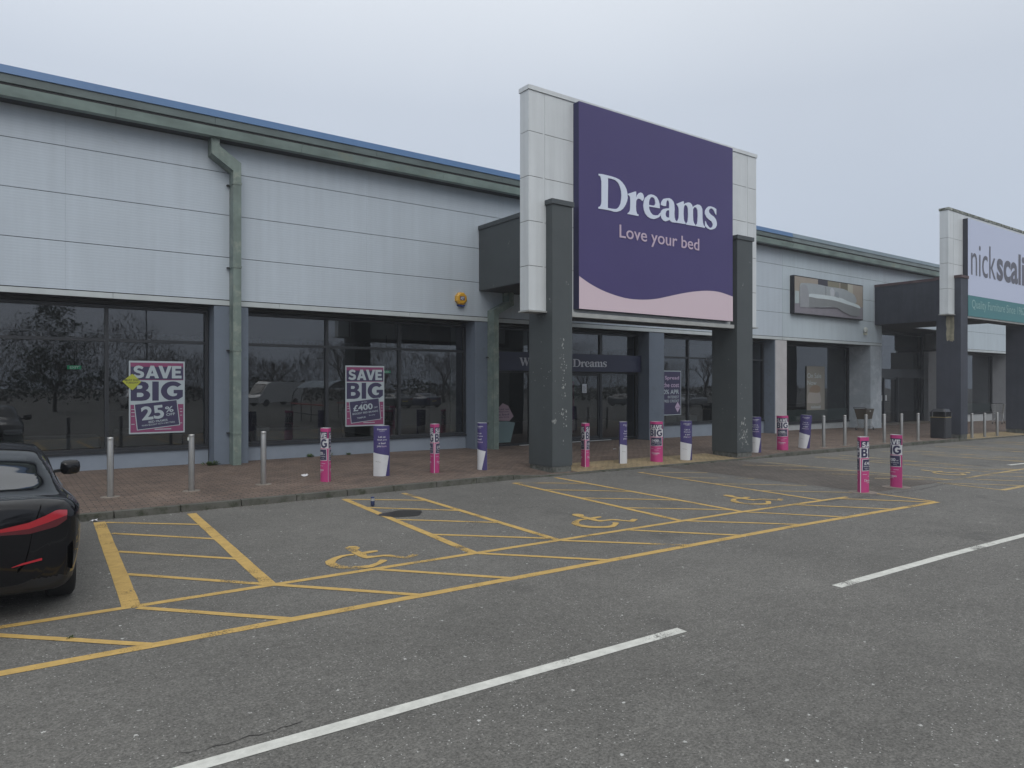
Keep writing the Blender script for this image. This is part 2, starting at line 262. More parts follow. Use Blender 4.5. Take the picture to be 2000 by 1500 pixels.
def paver(name,c1,c2,mortar,rotz=0,bw=.2,moss=None):
    m=bpy.data.materials.new(name); m.use_nodes=True; n=m.node_tree.nodes; l=m.node_tree.links; b=n['Principled BSDF']
    g=n.new('ShaderNodeNewGeometry'); mp=n.new('ShaderNodeMapping'); mp.inputs['Rotation'].default_value=(0,0,rotz); l.new(g.outputs['Position'],mp.inputs[0])
    br=n.new('ShaderNodeTexBrick'); br.inputs['Color1'].default_value=(*c1,1); br.inputs['Color2'].default_value=(*c2,1); br.inputs['Mortar'].default_value=(*mortar,1)
    br.inputs['Scale'].default_value=1; br.inputs['Brick Width'].default_value=bw; br.inputs['Row Height'].default_value=.1; br.inputs['Mortar Size'].default_value=.0075; br.inputs['Mortar Smooth'].default_value=.3; br.inputs['Bias'].default_value=0
    l.new(mp.outputs[0],br.inputs['Vector'])
    t=n.new('ShaderNodeTexNoise'); t.inputs['Scale'].default_value=1.1; t.inputs['Detail'].default_value=9; t.inputs['Roughness'].default_value=.65; l.new(g.outputs['Position'],t.inputs['Vector'])
    r=n.new('ShaderNodeMapRange'); r.inputs['From Min'].default_value=.3; r.inputs['From Max'].default_value=.7; r.inputs['To Min'].default_value=.7; r.inputs['To Max'].default_value=1.25; l.new(t.outputs['Fac'],r.inputs['Value'])
    v=n.new('ShaderNodeVectorMath'); v.operation='SCALE'; l.new(br.outputs['Color'],v.inputs[0]); l.new(r.outputs[0],v.inputs['Scale'])
    t2=n.new('ShaderNodeTexNoise'); t2.inputs['Scale'].default_value=24; t2.inputs['Detail'].default_value=8; l.new(g.outputs['Position'],t2.inputs['Vector'])
    r2=n.new('ShaderNodeMapRange'); r2.inputs['From Min'].default_value=.3; r2.inputs['From Max'].default_value=.7; r2.inputs['To Min'].default_value=.75; r2.inputs['To Max'].default_value=1.25; l.new(t2.outputs['Fac'],r2.inputs['Value'])
    v2=n.new('ShaderNodeVectorMath'); v2.operation='SCALE'; l.new(v.outputs[0],v2.inputs[0]); l.new(r2.outputs[0],v2.inputs['Scale'])
    l.new(v2.outputs[0],b.inputs['Base Color']); b.inputs['Roughness'].default_value=.85; b.inputs['Specular IOR Level'].default_value=.3
    bp=n.new('ShaderNodeBump'); bp.inputs['Strength'].default_value=.5; bp.inputs['Distance'].default_value=.004; bp.invert=True; l.new(br.outputs['Fac'],bp.inputs['Height']); l.new(bp.outputs[0],b.inputs['Normal'])
    return m
PAV=paver('brick_pavers',(.175,.127,.100),(.125,.095,.080),(.034,.03,.028))
PAVY=paver('buff_pavers',(.34,.265,.155),(.28,.22,.13),(.11,.085,.055),rotz=R(90))
def sheet(x0,x1,y0,y1,fn,m,dx=.5,dy=.4,name='pavement'):
    mb=MB(); nx=max(1,round((x1-x0)/dx)); ny=max(1,round((y1-y0)/dy)); vs=[]
    X=lambda i:x0+(x1-x0)*i/nx; Y=lambda j:y0+(y1-y0)*j/ny
    for j in range(ny+1):
        for i in range(nx+1): vs.append((X(i),Y(j),fn(X(i),Y(j))))
    mb.add(vs,[(j*(nx+1)+i,j*(nx+1)+i+1,(j+1)*(nx+1)+i+1,(j+1)*(nx+1)+i) for j in range(ny) for i in range(nx)],m)
    return mb.build(name)
tag(sheet(-16,76,12.155,20.4,pav,PAV),kind='structure')
# buff paving at the two dropped kerbs
def ytaper(X,Y,a0,a1): return Y
o=sheet(10.62,16.5,12.16,13.35,lambda X,Y:pav(X,Y)+.004,PAVY,name='buff_paving'); tag(o,kind='structure')
o=sheet(31.0,38.4,12.16,13.35,lambda X,Y:pav(X,Y)+.004,PAVY,name='buff_paving'); tag(o,kind='structure')
# kerb of separate stones
KERB=mat('kerb_concrete',(.105,.103,.09),.9,noise=.4,nscale=2.5,bump=.8,bscale=60,dirt=((.035,.04,.024),.45,.62,5))
mb=MB(); x=-16
while x<76:
    for k in range(2):
        a,b=x+k*.455,x+(k+1)*.455-(0 if k==0 else .012)
        za,zb=pav(a,12.16),pav(b,12.16)
        for (ya,yb,fa,fb) in [(12.0,12.15,1,1)]:
            mb.hexa([(a,ya,h(a)-.05),(b,ya,h(b)-.05),(b,yb,h(b)-.05),(a,yb,h(a)-.05),(a,ya+.012,za+.001),(b,ya+.012,zb+.001),(b,yb,zb+.003),(a,yb,za+.003)],KERB)
    x+=.915
tag(mb.build('kerb'),kind='structure')
# brick crossing between the two groups of bays
o=sheet(13.25,16.15,6.85,11.98,lambda X,Y:h(X)+.0015,paver('crossing_pavers',(.118,.102,.088),(.10,.088,.078),(.05,.044,.04),rotz=R(90)),name='crossing_paving'); tag(o,kind='structure')

# painted markings
def paint(name,col,wear):
    m=bpy.data.materials.new(name); m.use_nodes=True; n=m.node_tree.nodes; l=m.node_tree.links; b=n['Principled BSDF']; out=n['Material Output']
    g=n.new('ShaderNodeNewGeometry')
    def noise(s,d,r): 
        t=n.new('ShaderNodeTexNoise'); t.inputs['Scale'].default_value=s; t.inputs['Detail'].default_value=d; t.inputs['Roughness'].default_value=r; l.new(g.outputs['Position'],t.inputs['Vector']); return t.outputs['Fac']
    r=n.new('ShaderNodeMapRange'); r.inputs['From Min'].default_value=.3; r.inputs['From Max'].default_value=.7; r.inputs['To Min'].default_value=.78; r.inputs['To Max'].default_value=1.15; l.new(noise(9,8,.7),r.inputs['Value'])
    v=n.new('ShaderNodeVectorMath'); v.operation='SCALE'; v.inputs[0].default_value=col; l.new(r.outputs[0],v.inputs['Scale']); l.new(v.outputs[0],b.inputs['Base Color']); b.inputs['Roughness'].default_value=.75
    a=n.new('ShaderNodeMath'); a.operation='ADD'; l.new(noise(55,5,.8),a.inputs[0]); l.new(noise(1.7,3,.5),a.inputs[1])
    mr=n.new('ShaderNodeMapRange'); mr.inputs['From Min'].default_value=wear-.05; mr.inputs['From Max'].default_value=wear+.05; l.new(a.outputs[0],mr.inputs['Value'])
    tr=n.new('ShaderNodeBsdfTransparent'); mx=n.new('ShaderNodeMixShader'); l.new(mr.outputs[0],mx.inputs[0]); l.new(b.outputs[0],mx.inputs[1]); l.new(tr.outputs[0],mx.inputs[2]); l.new(mx.outputs[0],out.inputs[0]); return m
YEL=paint('yellow_line_paint',(.47,.31,.095),1.16); YELF=paint('worn_yellow_paint',(.40,.29,.125),1.09); WHT=paint('white_line_paint',(.56,.56,.52),1.24)
def strip(mb,p,q,wd,m,off=.008):
    p=Vector(p);q=Vector(q)
    if min(p.x,q.x)<8.95 and max(p.x,q.x)>9.05:      # the ground starts to fall at x = 9
        c_=p+(q-p)*((9-p.x)/(q.x-p.x)); strip(mb,p,c_,wd,m,off); strip(mb,c_,q,wd,m,off); return
    off=.003+(off-.008)*.35; d=q-p; n=max(1,int(d.length/.3)); nn=Vector((-d.y,d.x)).normalized()*wd/2; vs=[];fs=[]
    for i in range(n+1):
        c=p+d*i/n
        for s in (1,-1):
            a=c+nn*s; a+=nn.normalized()*s*random.uniform(-.003,.003); vs.append((a.x,a.y,h(a.x)+off))
        if i: fs.append((2*i-2,2*i,2*i+1,2*i-1))
    mb.add(vs,fs,m)
inY=lambda X:7.19-.029*X+.0; outY=lambda X:6.04-.029*X
mb=MB()
strip(mb,(-9,outY(-9)),(13.15,outY(13.15)),.11,YEL)
tag(mb.build('outer_bay_line'),kind='structure')
mb=MB(); strip(mb,(-9,inY(-9)),(12.35,inY(12.35)),.09,YEL,.009); tag(mb.build('inner_bay_line'),kind='structure')
mb=MB()
bays=[((1.17,11.83),(.96,7.17),.15),((2.40,11.78),(2.18,7.14),.13),((4.85,11.70),(4.55,7.1),.11),((5.99,11.70),(5.80,7.06),.10),((8.41,11.61),(8.07,6.98),.10),((9.66,11.80),(9.44,6.93),.10),((11.89,11.52),(11.60,6.88),.09),((-1.25,11.9),(-1.45,7.25),.11),((-2.45,11.9),(-2.65,7.3),.11)]
for p,q,wd in bays: strip(mb,p,q,wd,YEL,.0105)
strip(mb,(13.22,6.78),(13.14,5.70),.08,YEL,.0105)
tag(mb.build('bay_divider_lines'),kind='structure')
mb=MB()
def hatch(pts,wd=.075,m=YEL,off=.012):
    for p,q in pts: strip(mb,p,q,wd,m,off)
hatch([((1.24,11.74),(2.33,10.77)),((1.22,10.83),(2.28,9.64)),((1.14,9.62),(2.20,8.42)),((1.08,8.42),(2.14,7.2))])
hatch([((1.0,7.10),(2.02,5.98)),((2.20,7.14),(3.24,5.95)),((3.30,7.06),(4.27,5.93)),((4.55,7.06),(5.59,5.90)),((5.82,6.98),(6.92,5.86)),((6.95,6.98),(7.93,5.83)),((8.10,6.95),(9.23,5.80)),((9.45,6.90),(10.35,5.76)),((10.75,6.88),(11.7,5.72)),((12.0,6.84),(13.05,5.68)),((-.2,7.16),(.95,6.02)),((-1.5,7.2),(-.4,6.06))])
hatch([((4.84,11.68),(5.94,10.75)),((4.81,10.69),(5.92,9.55)),((4.75,9.48),(5.85,8.40)),((4.65,8.28),(5.78,7.16))])
hatch([((8.41,11.61),(9.56,10.75)),((8.37,10.51),(9.52,9.45)),((8.25,9.4),(9.48,8.25)),((8.18,8.23),(9.44,7.1))],.07)
hatch([((11.87,11.52),(13.18,10.6)),((11.80,10.40),(13.2,9.38)),((11.72,9.33),(13.13,8.1)),((11.66,8.20),(13.16,6.92))],.07,YELF)
tag(mb.build('hatching_lines'),kind='structure')
# bays beyond the crossing
mb=MB()
for p,q in [((16.4,11.5),(16.68,6.86)),((18.96,11.46),(19.11,6.88)),((20.15,11.4),(20.3,6.9)),((22.6,11.4),(22.75,6.9)),((23.8,11.4),(23.95,6.9)),((26.3,11.4),(26.45,6.9)),((27.5,11.4),(27.65,6.9)),((30,11.4),(30.15,6.9)),((31.2,11.4),(31.35,6.9))]: strip(mb,p,q,.08,YELF,.0105)
strip(mb,(15.92,6.85),(15.80,5.60),.08,YELF,.0115)
strip(mb,(16.68,6.87),(33,6.87),.09,YELF,.009); strip(mb,(15.80,5.62),(33,5.62),.11,YELF,.008)
tag(mb.build('bay_lines_beyond_crossing'),kind='structure')
mb=MB()
hatch([((15.3,11.2),(16.45,10.1)),((15.35,10.05),(16.5,9.0)),((15.35,9.0),(16.55,7.85)),((15.5,7.95),(16.66,6.9))],.07,YELF)
for xx in (18.98,22.65,26.35,30.05):
    hatch([((xx+.02,11.4-1.13*k),(xx+1.24,10.3-1.13*k)) for k in range(4)],.07,YELF)
hatch([((15.86+1.15*k,6.84),(16.9+1.15*k,5.66)) for k in range(13)],.07,YELF)
tag(mb.build('hatching_beyond_crossing'),kind='structure')
for (ox,oy,m) in [(2.953,7.670,YEL),(6.615,7.711,YEL),(10.12,7.618,YEL),(17.589,7.598,YELF)]:
    mb=MB()
    for k,lp in enumerate(WCH):
        vs,fs=flat2d([lp]); mb.add([(v[0]+ox,v[1]+oy,h(v[0]+ox)+.0056+.0007*k) for v in vs],fs,m)
    tag(mb.build('wheelchair_symbol'),kind='structure')
mb=MB()
for a,b in [(-5.5,-1.6),(.62,4.50),(6.70,12.2),(14.6,18.6),(21,25)]:
    strip(mb,(a,4.0-.028*(a)+(0 if a<5 else .0)),(b,4.0-.028*b),.105,WHT)
tag(mb.build('lane_line'),kind='structure')
mb=MB(); strip(mb,(21.35,7.45),(25.5,7.1),.11,WHT,.012); tag(mb.build('white_arrow_marking'),kind='structure')
# damp patch beside the can, leaf litter in the channel
m=mat('damp_asphalt',(.028,.026,.025),.35,noise=.3,nscale=20)
mb=MB(); pts=[(5.03+.34*math.cos(t)*(1+.12*math.sin(3*t)),9.86+.27*math.sin(t)*(1+.1*math.cos(5*t))) for t in [2*math.pi*i/40 for i in range(40)]]
mb.add([(a,b,.005) for a,b in pts],[tuple(range(40))],m); tag(mb.build('damp_patch'),kind='structure')
m=mat('asphalt_crack',(.035,.033,.032),.9)
def crack(pts,wd,seed):
    rnd=random.Random(seed); P=[]
    for (a,b),(c,d) in zip(pts,pts[1:]):
        n=int(math.dist((a,b),(c,d))/.05)+1
        for i in range(n): P.append((a+(c-a)*i/n+rnd.gauss(0,.012),b+(d-b)*i/n+rnd.gauss(0,.012)))
    vs=[];fs=[]
    for i,(a,b) in enumerate(P):
        q=P[min(i+1,len(P)-1)];p=P[max(0,i-1)]; dx,dy=q[0]-p[0],q[1]-p[1]; l_=math.hypot(dx,dy)+1e-9; w_=wd*rnd.uniform(.2,1)
        vs+=[(a-dy/l_*w_,b+dx/l_*w_,h(a)+.003),(a+dy/l_*w_,b-dx/l_*w_,h(a)+.003)]
        if i: fs.append((2*i-2,2*i,2*i+1,2*i-1))
    mb.add(vs,fs,m)
mb=MB()
crack([(.78,4.16),(1.15,4.12),(1.5,4.13)],.005,1); crack([(.72,3.86),(1.0,3.84)],.010,2); crack([(2.6,10.35),(2.85,10.2),(3.05,10.22)],.006,3); crack([(6.62,9.3),(6.95,9.15),(7.2,9.18)],.006,4); crack([(11.5,6.75),(13.2,6.62),(14.6,6.55),(16.2,6.7)],.012,5); crack([(13.1,6.8),(13.14,8.5),(13.1,11.8)],.008,6); crack([(16.2,6.75),(16.2,9),(16.22,11.8)],.008,7)
tag(mb.build('asphalt_cracks'),kind='stuff')
m=mat('leaf_debris',(.10,.075,.05),.9); mw=mat('paper_scrap',(.6,.6,.62),.8)
mb=MB()
for i in range(420):
    X=random.choice([random.gauss(3.9,1.2),random.uniform(-3,9)]); Y=11.97-abs(random.gauss(0,.07)); s=random.uniform(.004,.014); a=random.random()*3; z=.006
    mb.add([(X+s*math.cos(a),Y+s*math.sin(a),z),(X-s*math.sin(a)*.5,Y+s*math.cos(a)*.5,z+.006),(X-s*math.cos(a),Y-s*math.sin(a),z),(X+s*math.sin(a)*.5,Y-s*math.cos(a)*.5,z+.004)],[(0,1,2,3)],m)
tag(mb.build('gutter_debris'),kind='stuff')
def scrap(x,y,z,s,label):
    mb=MB(); vs=[]; n=5
    for j in range(n):
        for i in range(n): vs.append((x+s*(i/n-.5)*(1+.3*random.random()),y+s*.7*(j/n-.5)*(1+.4*random.random()),z+.005+s*.35*random.random()))
    mb.add(vs,[(j*n+i,j*n+i+1,(j+1)*n+i+1,(j+1)*n+i) for j in range(n-1) for i in range(n-1)],mw); o=mb.build('paper_scrap',normals=False); tag(o,label,'litter')
scrap(5.10,14.35,.1,.15,'crumpled white paper scrap on the pavement beside the first pink bollard cover')
scrap(1.12,11.93,.0,.10,'white paper scrap at the kerb foot by the thick yellow line near the car')
scrap(18.95,13.6,pav(18.95,13.6),.14,'small white paper scrap behind the navy bollard cover right of the far pillar')
scrap(14.9,15.4,pav(14.9,15.4),.10,'tiny white litter scrap on paving in front of the blue-grey pier')

# =============== buildings ===============
CL=mat('ribbed_cladding',(.445,.505,.565),.5,noise=.04,nscale=.5,streak=.05,dirt=((.34,.37,.36),.68,.86,.7))
def ribs(m,period,strength):
    n=m.node_tree.nodes; l=m.node_tree.links; g=n.new('ShaderNodeNewGeometry'); w=n.new('ShaderNodeTexWave'); w.wave_type='BANDS'; w.bands_direction='Z'; w.inputs['Scale'].default_value=.314/period
    l.new(g.outputs['Position'],w.inputs['Vector']); b=n.new('ShaderNodeBump'); b.inputs['Strength'].default_value=strength; b.inputs['Distance'].default_value=.01; l.new(w.outputs['Fac'],b.inputs['Height']); l.new(b.outputs[0],n['Principled BSDF'].inputs['Normal'])
ribs(CL,.06,.10)
CL2=mat('smooth_cladding',(.45,.52,.57),.5,noise=.05,nscale=.5,streak=.06)
JOINT=mat('joint_shadow_gap',(.02,.02,.022),.8)
FLASH=mat('grey_flashing',(.45,.49,.50),.45,noise=.08,nscale=2)
PIER=mat('slate_blue_render',(.135,.165,.21),.75,noise=.08,nscale=1.5,dirt=((.10,.12,.14),.55,.75,3))
PIERP=mat('pale_pink_render',(.42,.41,.42),.8,noise=.08,nscale=2)
PLIN=mat('plinth_panel',(.20,.235,.285),.6,noise=.08,nscale=2)
PLIN2=mat('plinth_white',(.36,.38,.39),.6,noise=.12,nscale=3)
FRAME=mat('charcoal_window_frame',(.019,.022,.027),.4)
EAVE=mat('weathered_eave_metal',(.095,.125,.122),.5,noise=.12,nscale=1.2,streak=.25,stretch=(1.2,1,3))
GUT=mat('weathered_gutter_metal',(.21,.27,.25),.45,noise=.15,nscale=1.2,streak=.3,stretch=(.8,1,2),dirt=((.25,.26,.19),.58,.75,1.5))
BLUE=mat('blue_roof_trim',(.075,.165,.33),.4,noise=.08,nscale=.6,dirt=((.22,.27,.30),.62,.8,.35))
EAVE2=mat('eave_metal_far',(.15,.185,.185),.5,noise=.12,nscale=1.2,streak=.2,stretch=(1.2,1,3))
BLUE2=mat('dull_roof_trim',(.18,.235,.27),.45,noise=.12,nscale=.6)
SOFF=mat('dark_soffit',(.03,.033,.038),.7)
ROOF=mat('roof_sheet',(.12,.14,.16),.5)
PIPE=mat('green_grey_downpipe',(.15,.195,.175),.45,noise=.25,nscale=2.2,dirt=((.27,.30,.25),.52,.72,3.5),streak=.2)
GL=glass('shop_glass',(.48,.52,.53),2.05,.0016)
GL2=glass('clear_shop_glass',(.55,.60,.60),1.72,.0012)
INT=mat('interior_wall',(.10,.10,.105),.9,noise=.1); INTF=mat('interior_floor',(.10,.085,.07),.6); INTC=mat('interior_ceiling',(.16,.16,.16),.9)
def cladding(x0,x1,seams,mm,z0=3.99,zs=(5.0,6.0,7.0,7.68)):
    mb=MB(); g=.007; zs=[z0]+list(zs); xx=[x0]+[s for s in seams if x0<s<x1]+[x1]
    for i in range(len(zs)-1):
        for j in range(len(xx)-1):
            mb.box(xx[j]+(.0008 if j else 0),xx[j+1]-.0008,17.6,17.66,zs[i]+g,zs[i+1]-g,mm)
    mb.box(x0,x1,17.625,18.05,z0-.02,zs[-1],JOINT)
    return mb
def cutwall(root,x0,x1,seams,mm): 
    part(cladding(x0,x1,seams,mm),'wall_cladding',root)
    mb=MB(); x=x0
    while x<x1:
        b=min(x1,x+3.6); mb.box(x,b-.006,17.585,17.66,3.86,3.975,FLASH); x+=3.6
    mb.box(x0,x1,17.67,18.06,3.84,3.965,SOFF); part(mb,'drip_flashing',root)
def eave(root,x0,x1,e,b,gm):
    mb=MB(); x=x0
    while x<x1-.01:
        c=min(x1,x+4.0); mb.box(x,c-.006,17.13,17.3,7.935,8.10,e); x+=4.0
    mb.box(x0,x1,17.155,17.6,7.862,7.93,JOINT)
    part(mb,'fascia',root)
    mb=MB(); mb.hexa([(x0,17.10,8.103),(x1,17.10,8.103),(x1,17.35,8.103),(x0,17.35,8.103),(x0,17.12,8.268),(x1,17.12,8.268),(x1,17.4,8.27),(x0,17.4,8.27)],b); part(mb,'roof_edge_trim',root)
    mb=MB(); x=x0+2.0; a=x0
    while a<x1-.01:
        c=min(x1,x); mb.hexa([(a,17.13,7.67),(c-.006,17.13,7.67),(c-.006,17.3,7.67),(a,17.3,7.67),(a,17.08,7.858),(c-.006,17.08,7.858),(c-.006,17.3,7.858),(a,17.3,7.858)],gm); a=c; x+=4.0
    part(mb,'gutter',root)
    mb=MB(); mb.box(x0,x1,17.3,17.6,7.68,7.72,SOFF); part(mb,'soffit',root)
    mb=MB(); mb.hexa([(x0,17.3,8.10),(x1,17.3,8.10),(x1,48,8.10),(x0,48,8.10),(x0,17.4,8.26),(x1,17.4,8.26),(x1,48,9.2),(x0,48,9.2)],ROOF); part(mb,'roof',root)
def window(root,x0,x1,mull,z0,z1,tr,y=18.15,plinth=PLIN,zb=-.3,gm=GL,fr=.05,post=.04,head=None):
    mb=MB(); f=FRAME
    mb.box(x0,x1,y-.06,y+.06,z0,z0+.09,f); mb.box(x0,x1,y-.06,y+.06,z1-.07,z1,f)
    mb.box(x0,x0+.07,y-.06,y+.06,z0+.09,z1-.07,f); mb.box(x1-.07,x1,y-.06,y+.06,z0+.09,z1-.07,f)
    for m_ in mull: mb.box(m_-post,m_+post,y-.057,y+.06,z0+.09,z1-.07,f)
    edges=[x0+.07]+sum([[m_-post,m_+post] for m_ in mull],[])+[x1-.07]
    if tr:
        for i in range(0,len(edges),2): mb.box(edges[i],edges[i+1],y-.054,y+.06,tr-.035,tr+.035,f)
    mb.box(x0,x1,y-.10,y-.062,z0-.015,z0+.03,f)
    w=part(mb,'window',root)
    gb=MB()
    for i in range(0,len(edges),2):
        zz=[z0+.09]+([tr-.035,tr+.035] if tr else [])+[z1-.07]
        for k in range(0,len(zz),2): gb.add([(edges[i],y,zz[k]),(edges[i+1],y,zz[k]),(edges[i+1],y,zz[k+1]),(edges[i],y,zz[k+1])],[(0,1,2,3)],gm)
    sub(gb,'pane',w)
    if plinth:
        mb=MB(); mb.box(x0,x1,y-.05,y+.06,zb,z0-.017,plinth); part(mb,'plinth',root)
    return w
def pier(root,x0,x1,m=PIER,y0=17.6,y1=18.4,m2=None):
    mb=MB(); mb.box(x0,x1,y0,y1,-.5,3.84,m)
    if m2: mb.box(x0-.05,x0-.002,y0+.003,y1,-.5,3.84,m2)
    return part(mb,'pier',root)
def interior(root,x0,x1,y0,y1,zf):
    mb=MB(); mb.box(x0,x1,y0,y1,zf-.1,zf,INTF); mb.box(x0,x1,y1,y1+.1,zf,3.95,INT); mb.box(x0-.1,x0,y0,y1,zf,3.95,INT); mb.box(x1,x1+.1,y0,y1,zf,3.95,INT); mb.box(x0,x1,y0,y1,3.80,3.95,INTC)
    part(mb,'interior',root)
# ---- shop with the purple sign
b1=thing('retail_building','long grey shop unit with ribbed cladding and blue roof edge behind the purple sign','building',(6,20,0))
cutwall(b1,-16,26.73,[-6.4,.97+.15,7.92,12.2,19.5],CL)
eave(b1,-16,26.73,EAVE,BLUE,GUT)
window(b1,-10.6,-3.6,[-8.3,-6],.47,3.76,2.98)
window(b1,-2.75,4.06,[-.35,1.93],.47,3.76,2.98)
window(b1,4.88,11.34,[7.02,9.15],.47,3.76,2.98)
window(b1,19.49,26.15,[21.38,23.7],.47,3.76,3.0,zb=-.4)
for a,b in [(-11.4,-10.6),(-3.58,-2.77),(4.08,4.86),(11.36,12.02),(18.7,19.47)]: pier(b1,a,b)
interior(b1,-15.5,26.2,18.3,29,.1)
# entrance screen
mb=MB(); y=18.15; z0,z1=.06,3.76
mb.box(12.04,18.68,y-.06,y+.06,z1-.07,z1,FRAME)
for c in (12.12,13.80,15.35,16.85,18.60): mb.box(c-.05,c+.05,y-.06,y+.06,z0,z1-.07,FRAME)
for a,b in [(12.17,13.75),(13.85,15.30),(15.40,16.80),(16.90,18.55)]: mb.box(a,b,y-.05,y+.05,z0,z0+.06,FRAME); mb.box(a,b,y-.05,y+.05,2.36,2.44,FRAME); mb.box(a,b,y-.05,y+.05,2.96,3.02,FRAME)
en=part(mb,'entrance_screen',b1)
gb=MB()
for a,b in [(12.17,13.75),(16.90,18.55)]: gb.add([(a,y,z0+.06),(b,y,z0+.06),(b,y,2.36),(a,y,2.36)],[(0,1,2,3)],GL)
for a,b in [(12.17,13.75),(13.85,15.30),(15.40,16.80),(16.90,18.55)]: gb.add([(a,y,3.02),(b,y,3.02),(b,y,3.69),(a,y,3.69)],[(0,1,2,3)],GL)
sub(gb,'pane',en)
for a,b,hx_ in [(13.86,15.29,15.15),(15.41,16.79,15.55)]:
    mb=MB(); mb.box(a,a+.06,y-.03,y+.03,z0+.065,2.35,FRAME); mb.box(b-.06,b,y-.03,y+.03,z0+.065,2.35,FRAME); mb.box(a+.06,b-.06,y-.03,y+.03,z0+.065,z0+.16,FRAME); mb.box(a+.06,b-.06,y-.03,y+.03,2.27,2.35,FRAME)
    d_=part(mb,'door',b1)
    gb=MB(); gb.add([(a+.06,y,z0+.16),(b-.06,y,z0+.16),(b-.06,y,2.27),(a+.06,y,2.27)],[(0,1,2,3)],GL); sub(gb,'pane',d_)
mb=MB(); mb.box(13.3,17.2,17.95,18.05,.06,.075,mat('threshold_metal',(.45,.46,.46),.4)); part(mb,'threshold',b1)
# header sign over the doors
NAVY=mat('navy_sign_panel',(.018,.022,.055),.45)
SILV=mat('pale_sign_letters',(.45,.46,.50),.5)
hs=thing('entrance_sign','dark navy header sign over the glass doors with pale serif lettering','sign',(15.4,17.95,2.4))
mb=MB(); mb.box(12.30,18.62,17.93,18.08,2.42,3.0,NAVY); part(mb,'sign_panel',hs)
mb=MB(); wall(mb,serif('Welcome to',13.22,15.28,2.57,.26,.0),17.925,SILV); wall(mb,logo(15.42,16.95,2.57,.26),17.925,SILV); part(mb,'lettering',hs)
# downpipes
def pipe(name,root,segs,wd,dp,outline):
    mb=MB(); N_=len(outline); y0,y1=17.3-dp,17.59
    mb.add([(x,yy_,z) for yy_ in (y0,y1) for x,z in outline],[tuple(range(N_)),tuple(range(N_,2*N_))[::-1]]+[(k,(k+1)%N_,N_+(k+1)%N_,N_+k) for k in range(N_)],PIPE)
    p=part(mb,name,root)
    for (x0,z0_),(x1,z1_) in segs[:1]:
        zz=z0_+.8
        while zz<z1_-.3: k=MB(); k.box(x0-wd/2-.012,x0+wd/2+.012,17.3-dp-.012,17.58,zz,zz+.05,PIPE); k.box(x0-wd/2-.07,x0-wd/2-.013,17.5,17.58,zz+.01,zz+.035,JOINT); zz+=1.95; sub(k,'pipe_bracket',p)
pipe('downpipe',b1,[((4.51,.02),(4.51,6.98)),((4.51,7.08),(4.03,7.40)),((4.03,7.30),(4.03,7.68))],.18,.06,[(4.42,.02),(4.60,.02),(4.60,7.18),(4.12,7.50),(4.12,7.68),(3.94,7.68),(3.94,7.30),(4.42,6.98)])
pipe('downpipe',b1,[((11.87,.02),(11.87,4.12)),((11.87,4.12),(12.42,4.42)),((12.42,4.42),(12.42,4.78))],.17,.06,[(11.785,.02),(11.955,.02),(11.955,4.06),(12.505,4.36),(12.505,4.78),(12.335,4.78),(12.335,4.47),(11.785,4.18)])

# ---- neighbouring shop
b2=thing('retail_building','shop unit with smooth pale blue-grey cladding and tall display windows beyond the pinkish pier','building',(40,20,-.3))
part(cladding(26.74,35.0,[27.49,34.65],CL2),'wall_cladding',b2); part(cladding(43.5,76,[50,57,64,71],CL2),'wall_cladding',b2)
part(cladding(35.0,43.5,[],CL2,z0=4.9,zs=(6.0,7.0,7.68)),'wall_cladding',b2)
for a,b in [(26.74,35.0),(43.5,76)]:
    mb=MB(); mb.box(a,b,17.585,17.66,3.86,3.975,FLASH); mb.box(a,b,17.67,18.7,3.84,3.965,SOFF); part(mb,'drip_flashing',b2)
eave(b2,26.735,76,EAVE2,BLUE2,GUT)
pier(b2,26.24,27.05,PIERP,m2=PIER,y1=18.9)
PEEL=mat('peeling_grey_paint',(.37,.41,.445),.8,noise=.12,nscale=2,dirt=((.48,.52,.55),.5,.62,2.2))
mb=MB(); mb.box(33.93,34.98,17.6,18.9,-.5,3.84,PEEL); part(mb,'pier',b2)
LP=mat('light_grey_render',(.27,.28,.30),.8,noise=.1,nscale=2)
for a,b in [(42.8,43.6),(50.9,52.2),(60,61)]:
    mb=MB(); mb.box(a,b,17.6,18.9,-.7,3.84,LP); part(mb,'pier',b2)
window(b2,27.07,33.91,[],.18,3.80,None,y=18.7,plinth=PLIN2,zb=-.5,gm=GL2)
window(b2,43.62,50.88,[],.18,3.80,None,y=18.7,plinth=PLIN2,zb=-.6,gm=GL2)
window(b2,52.22,59.98,[56],.18,3.80,None,y=18.7,plinth=PLIN2,zb=-.6,gm=GL2)
FROST=mat('frosted_strip',(.17,.215,.21),.5)
for a,b in [(27.15,33.83),(43.7,50.8)]:
    mb=MB(); mb.box(a,b,18.72,18.74,.28,.82,FROST); part(mb,'frosted_band',b2)
mb=MB()
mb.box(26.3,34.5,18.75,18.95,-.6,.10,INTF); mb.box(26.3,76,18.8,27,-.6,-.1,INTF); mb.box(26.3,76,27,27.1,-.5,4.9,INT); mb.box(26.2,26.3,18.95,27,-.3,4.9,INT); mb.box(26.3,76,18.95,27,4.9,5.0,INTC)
part(mb,'interior',b2)
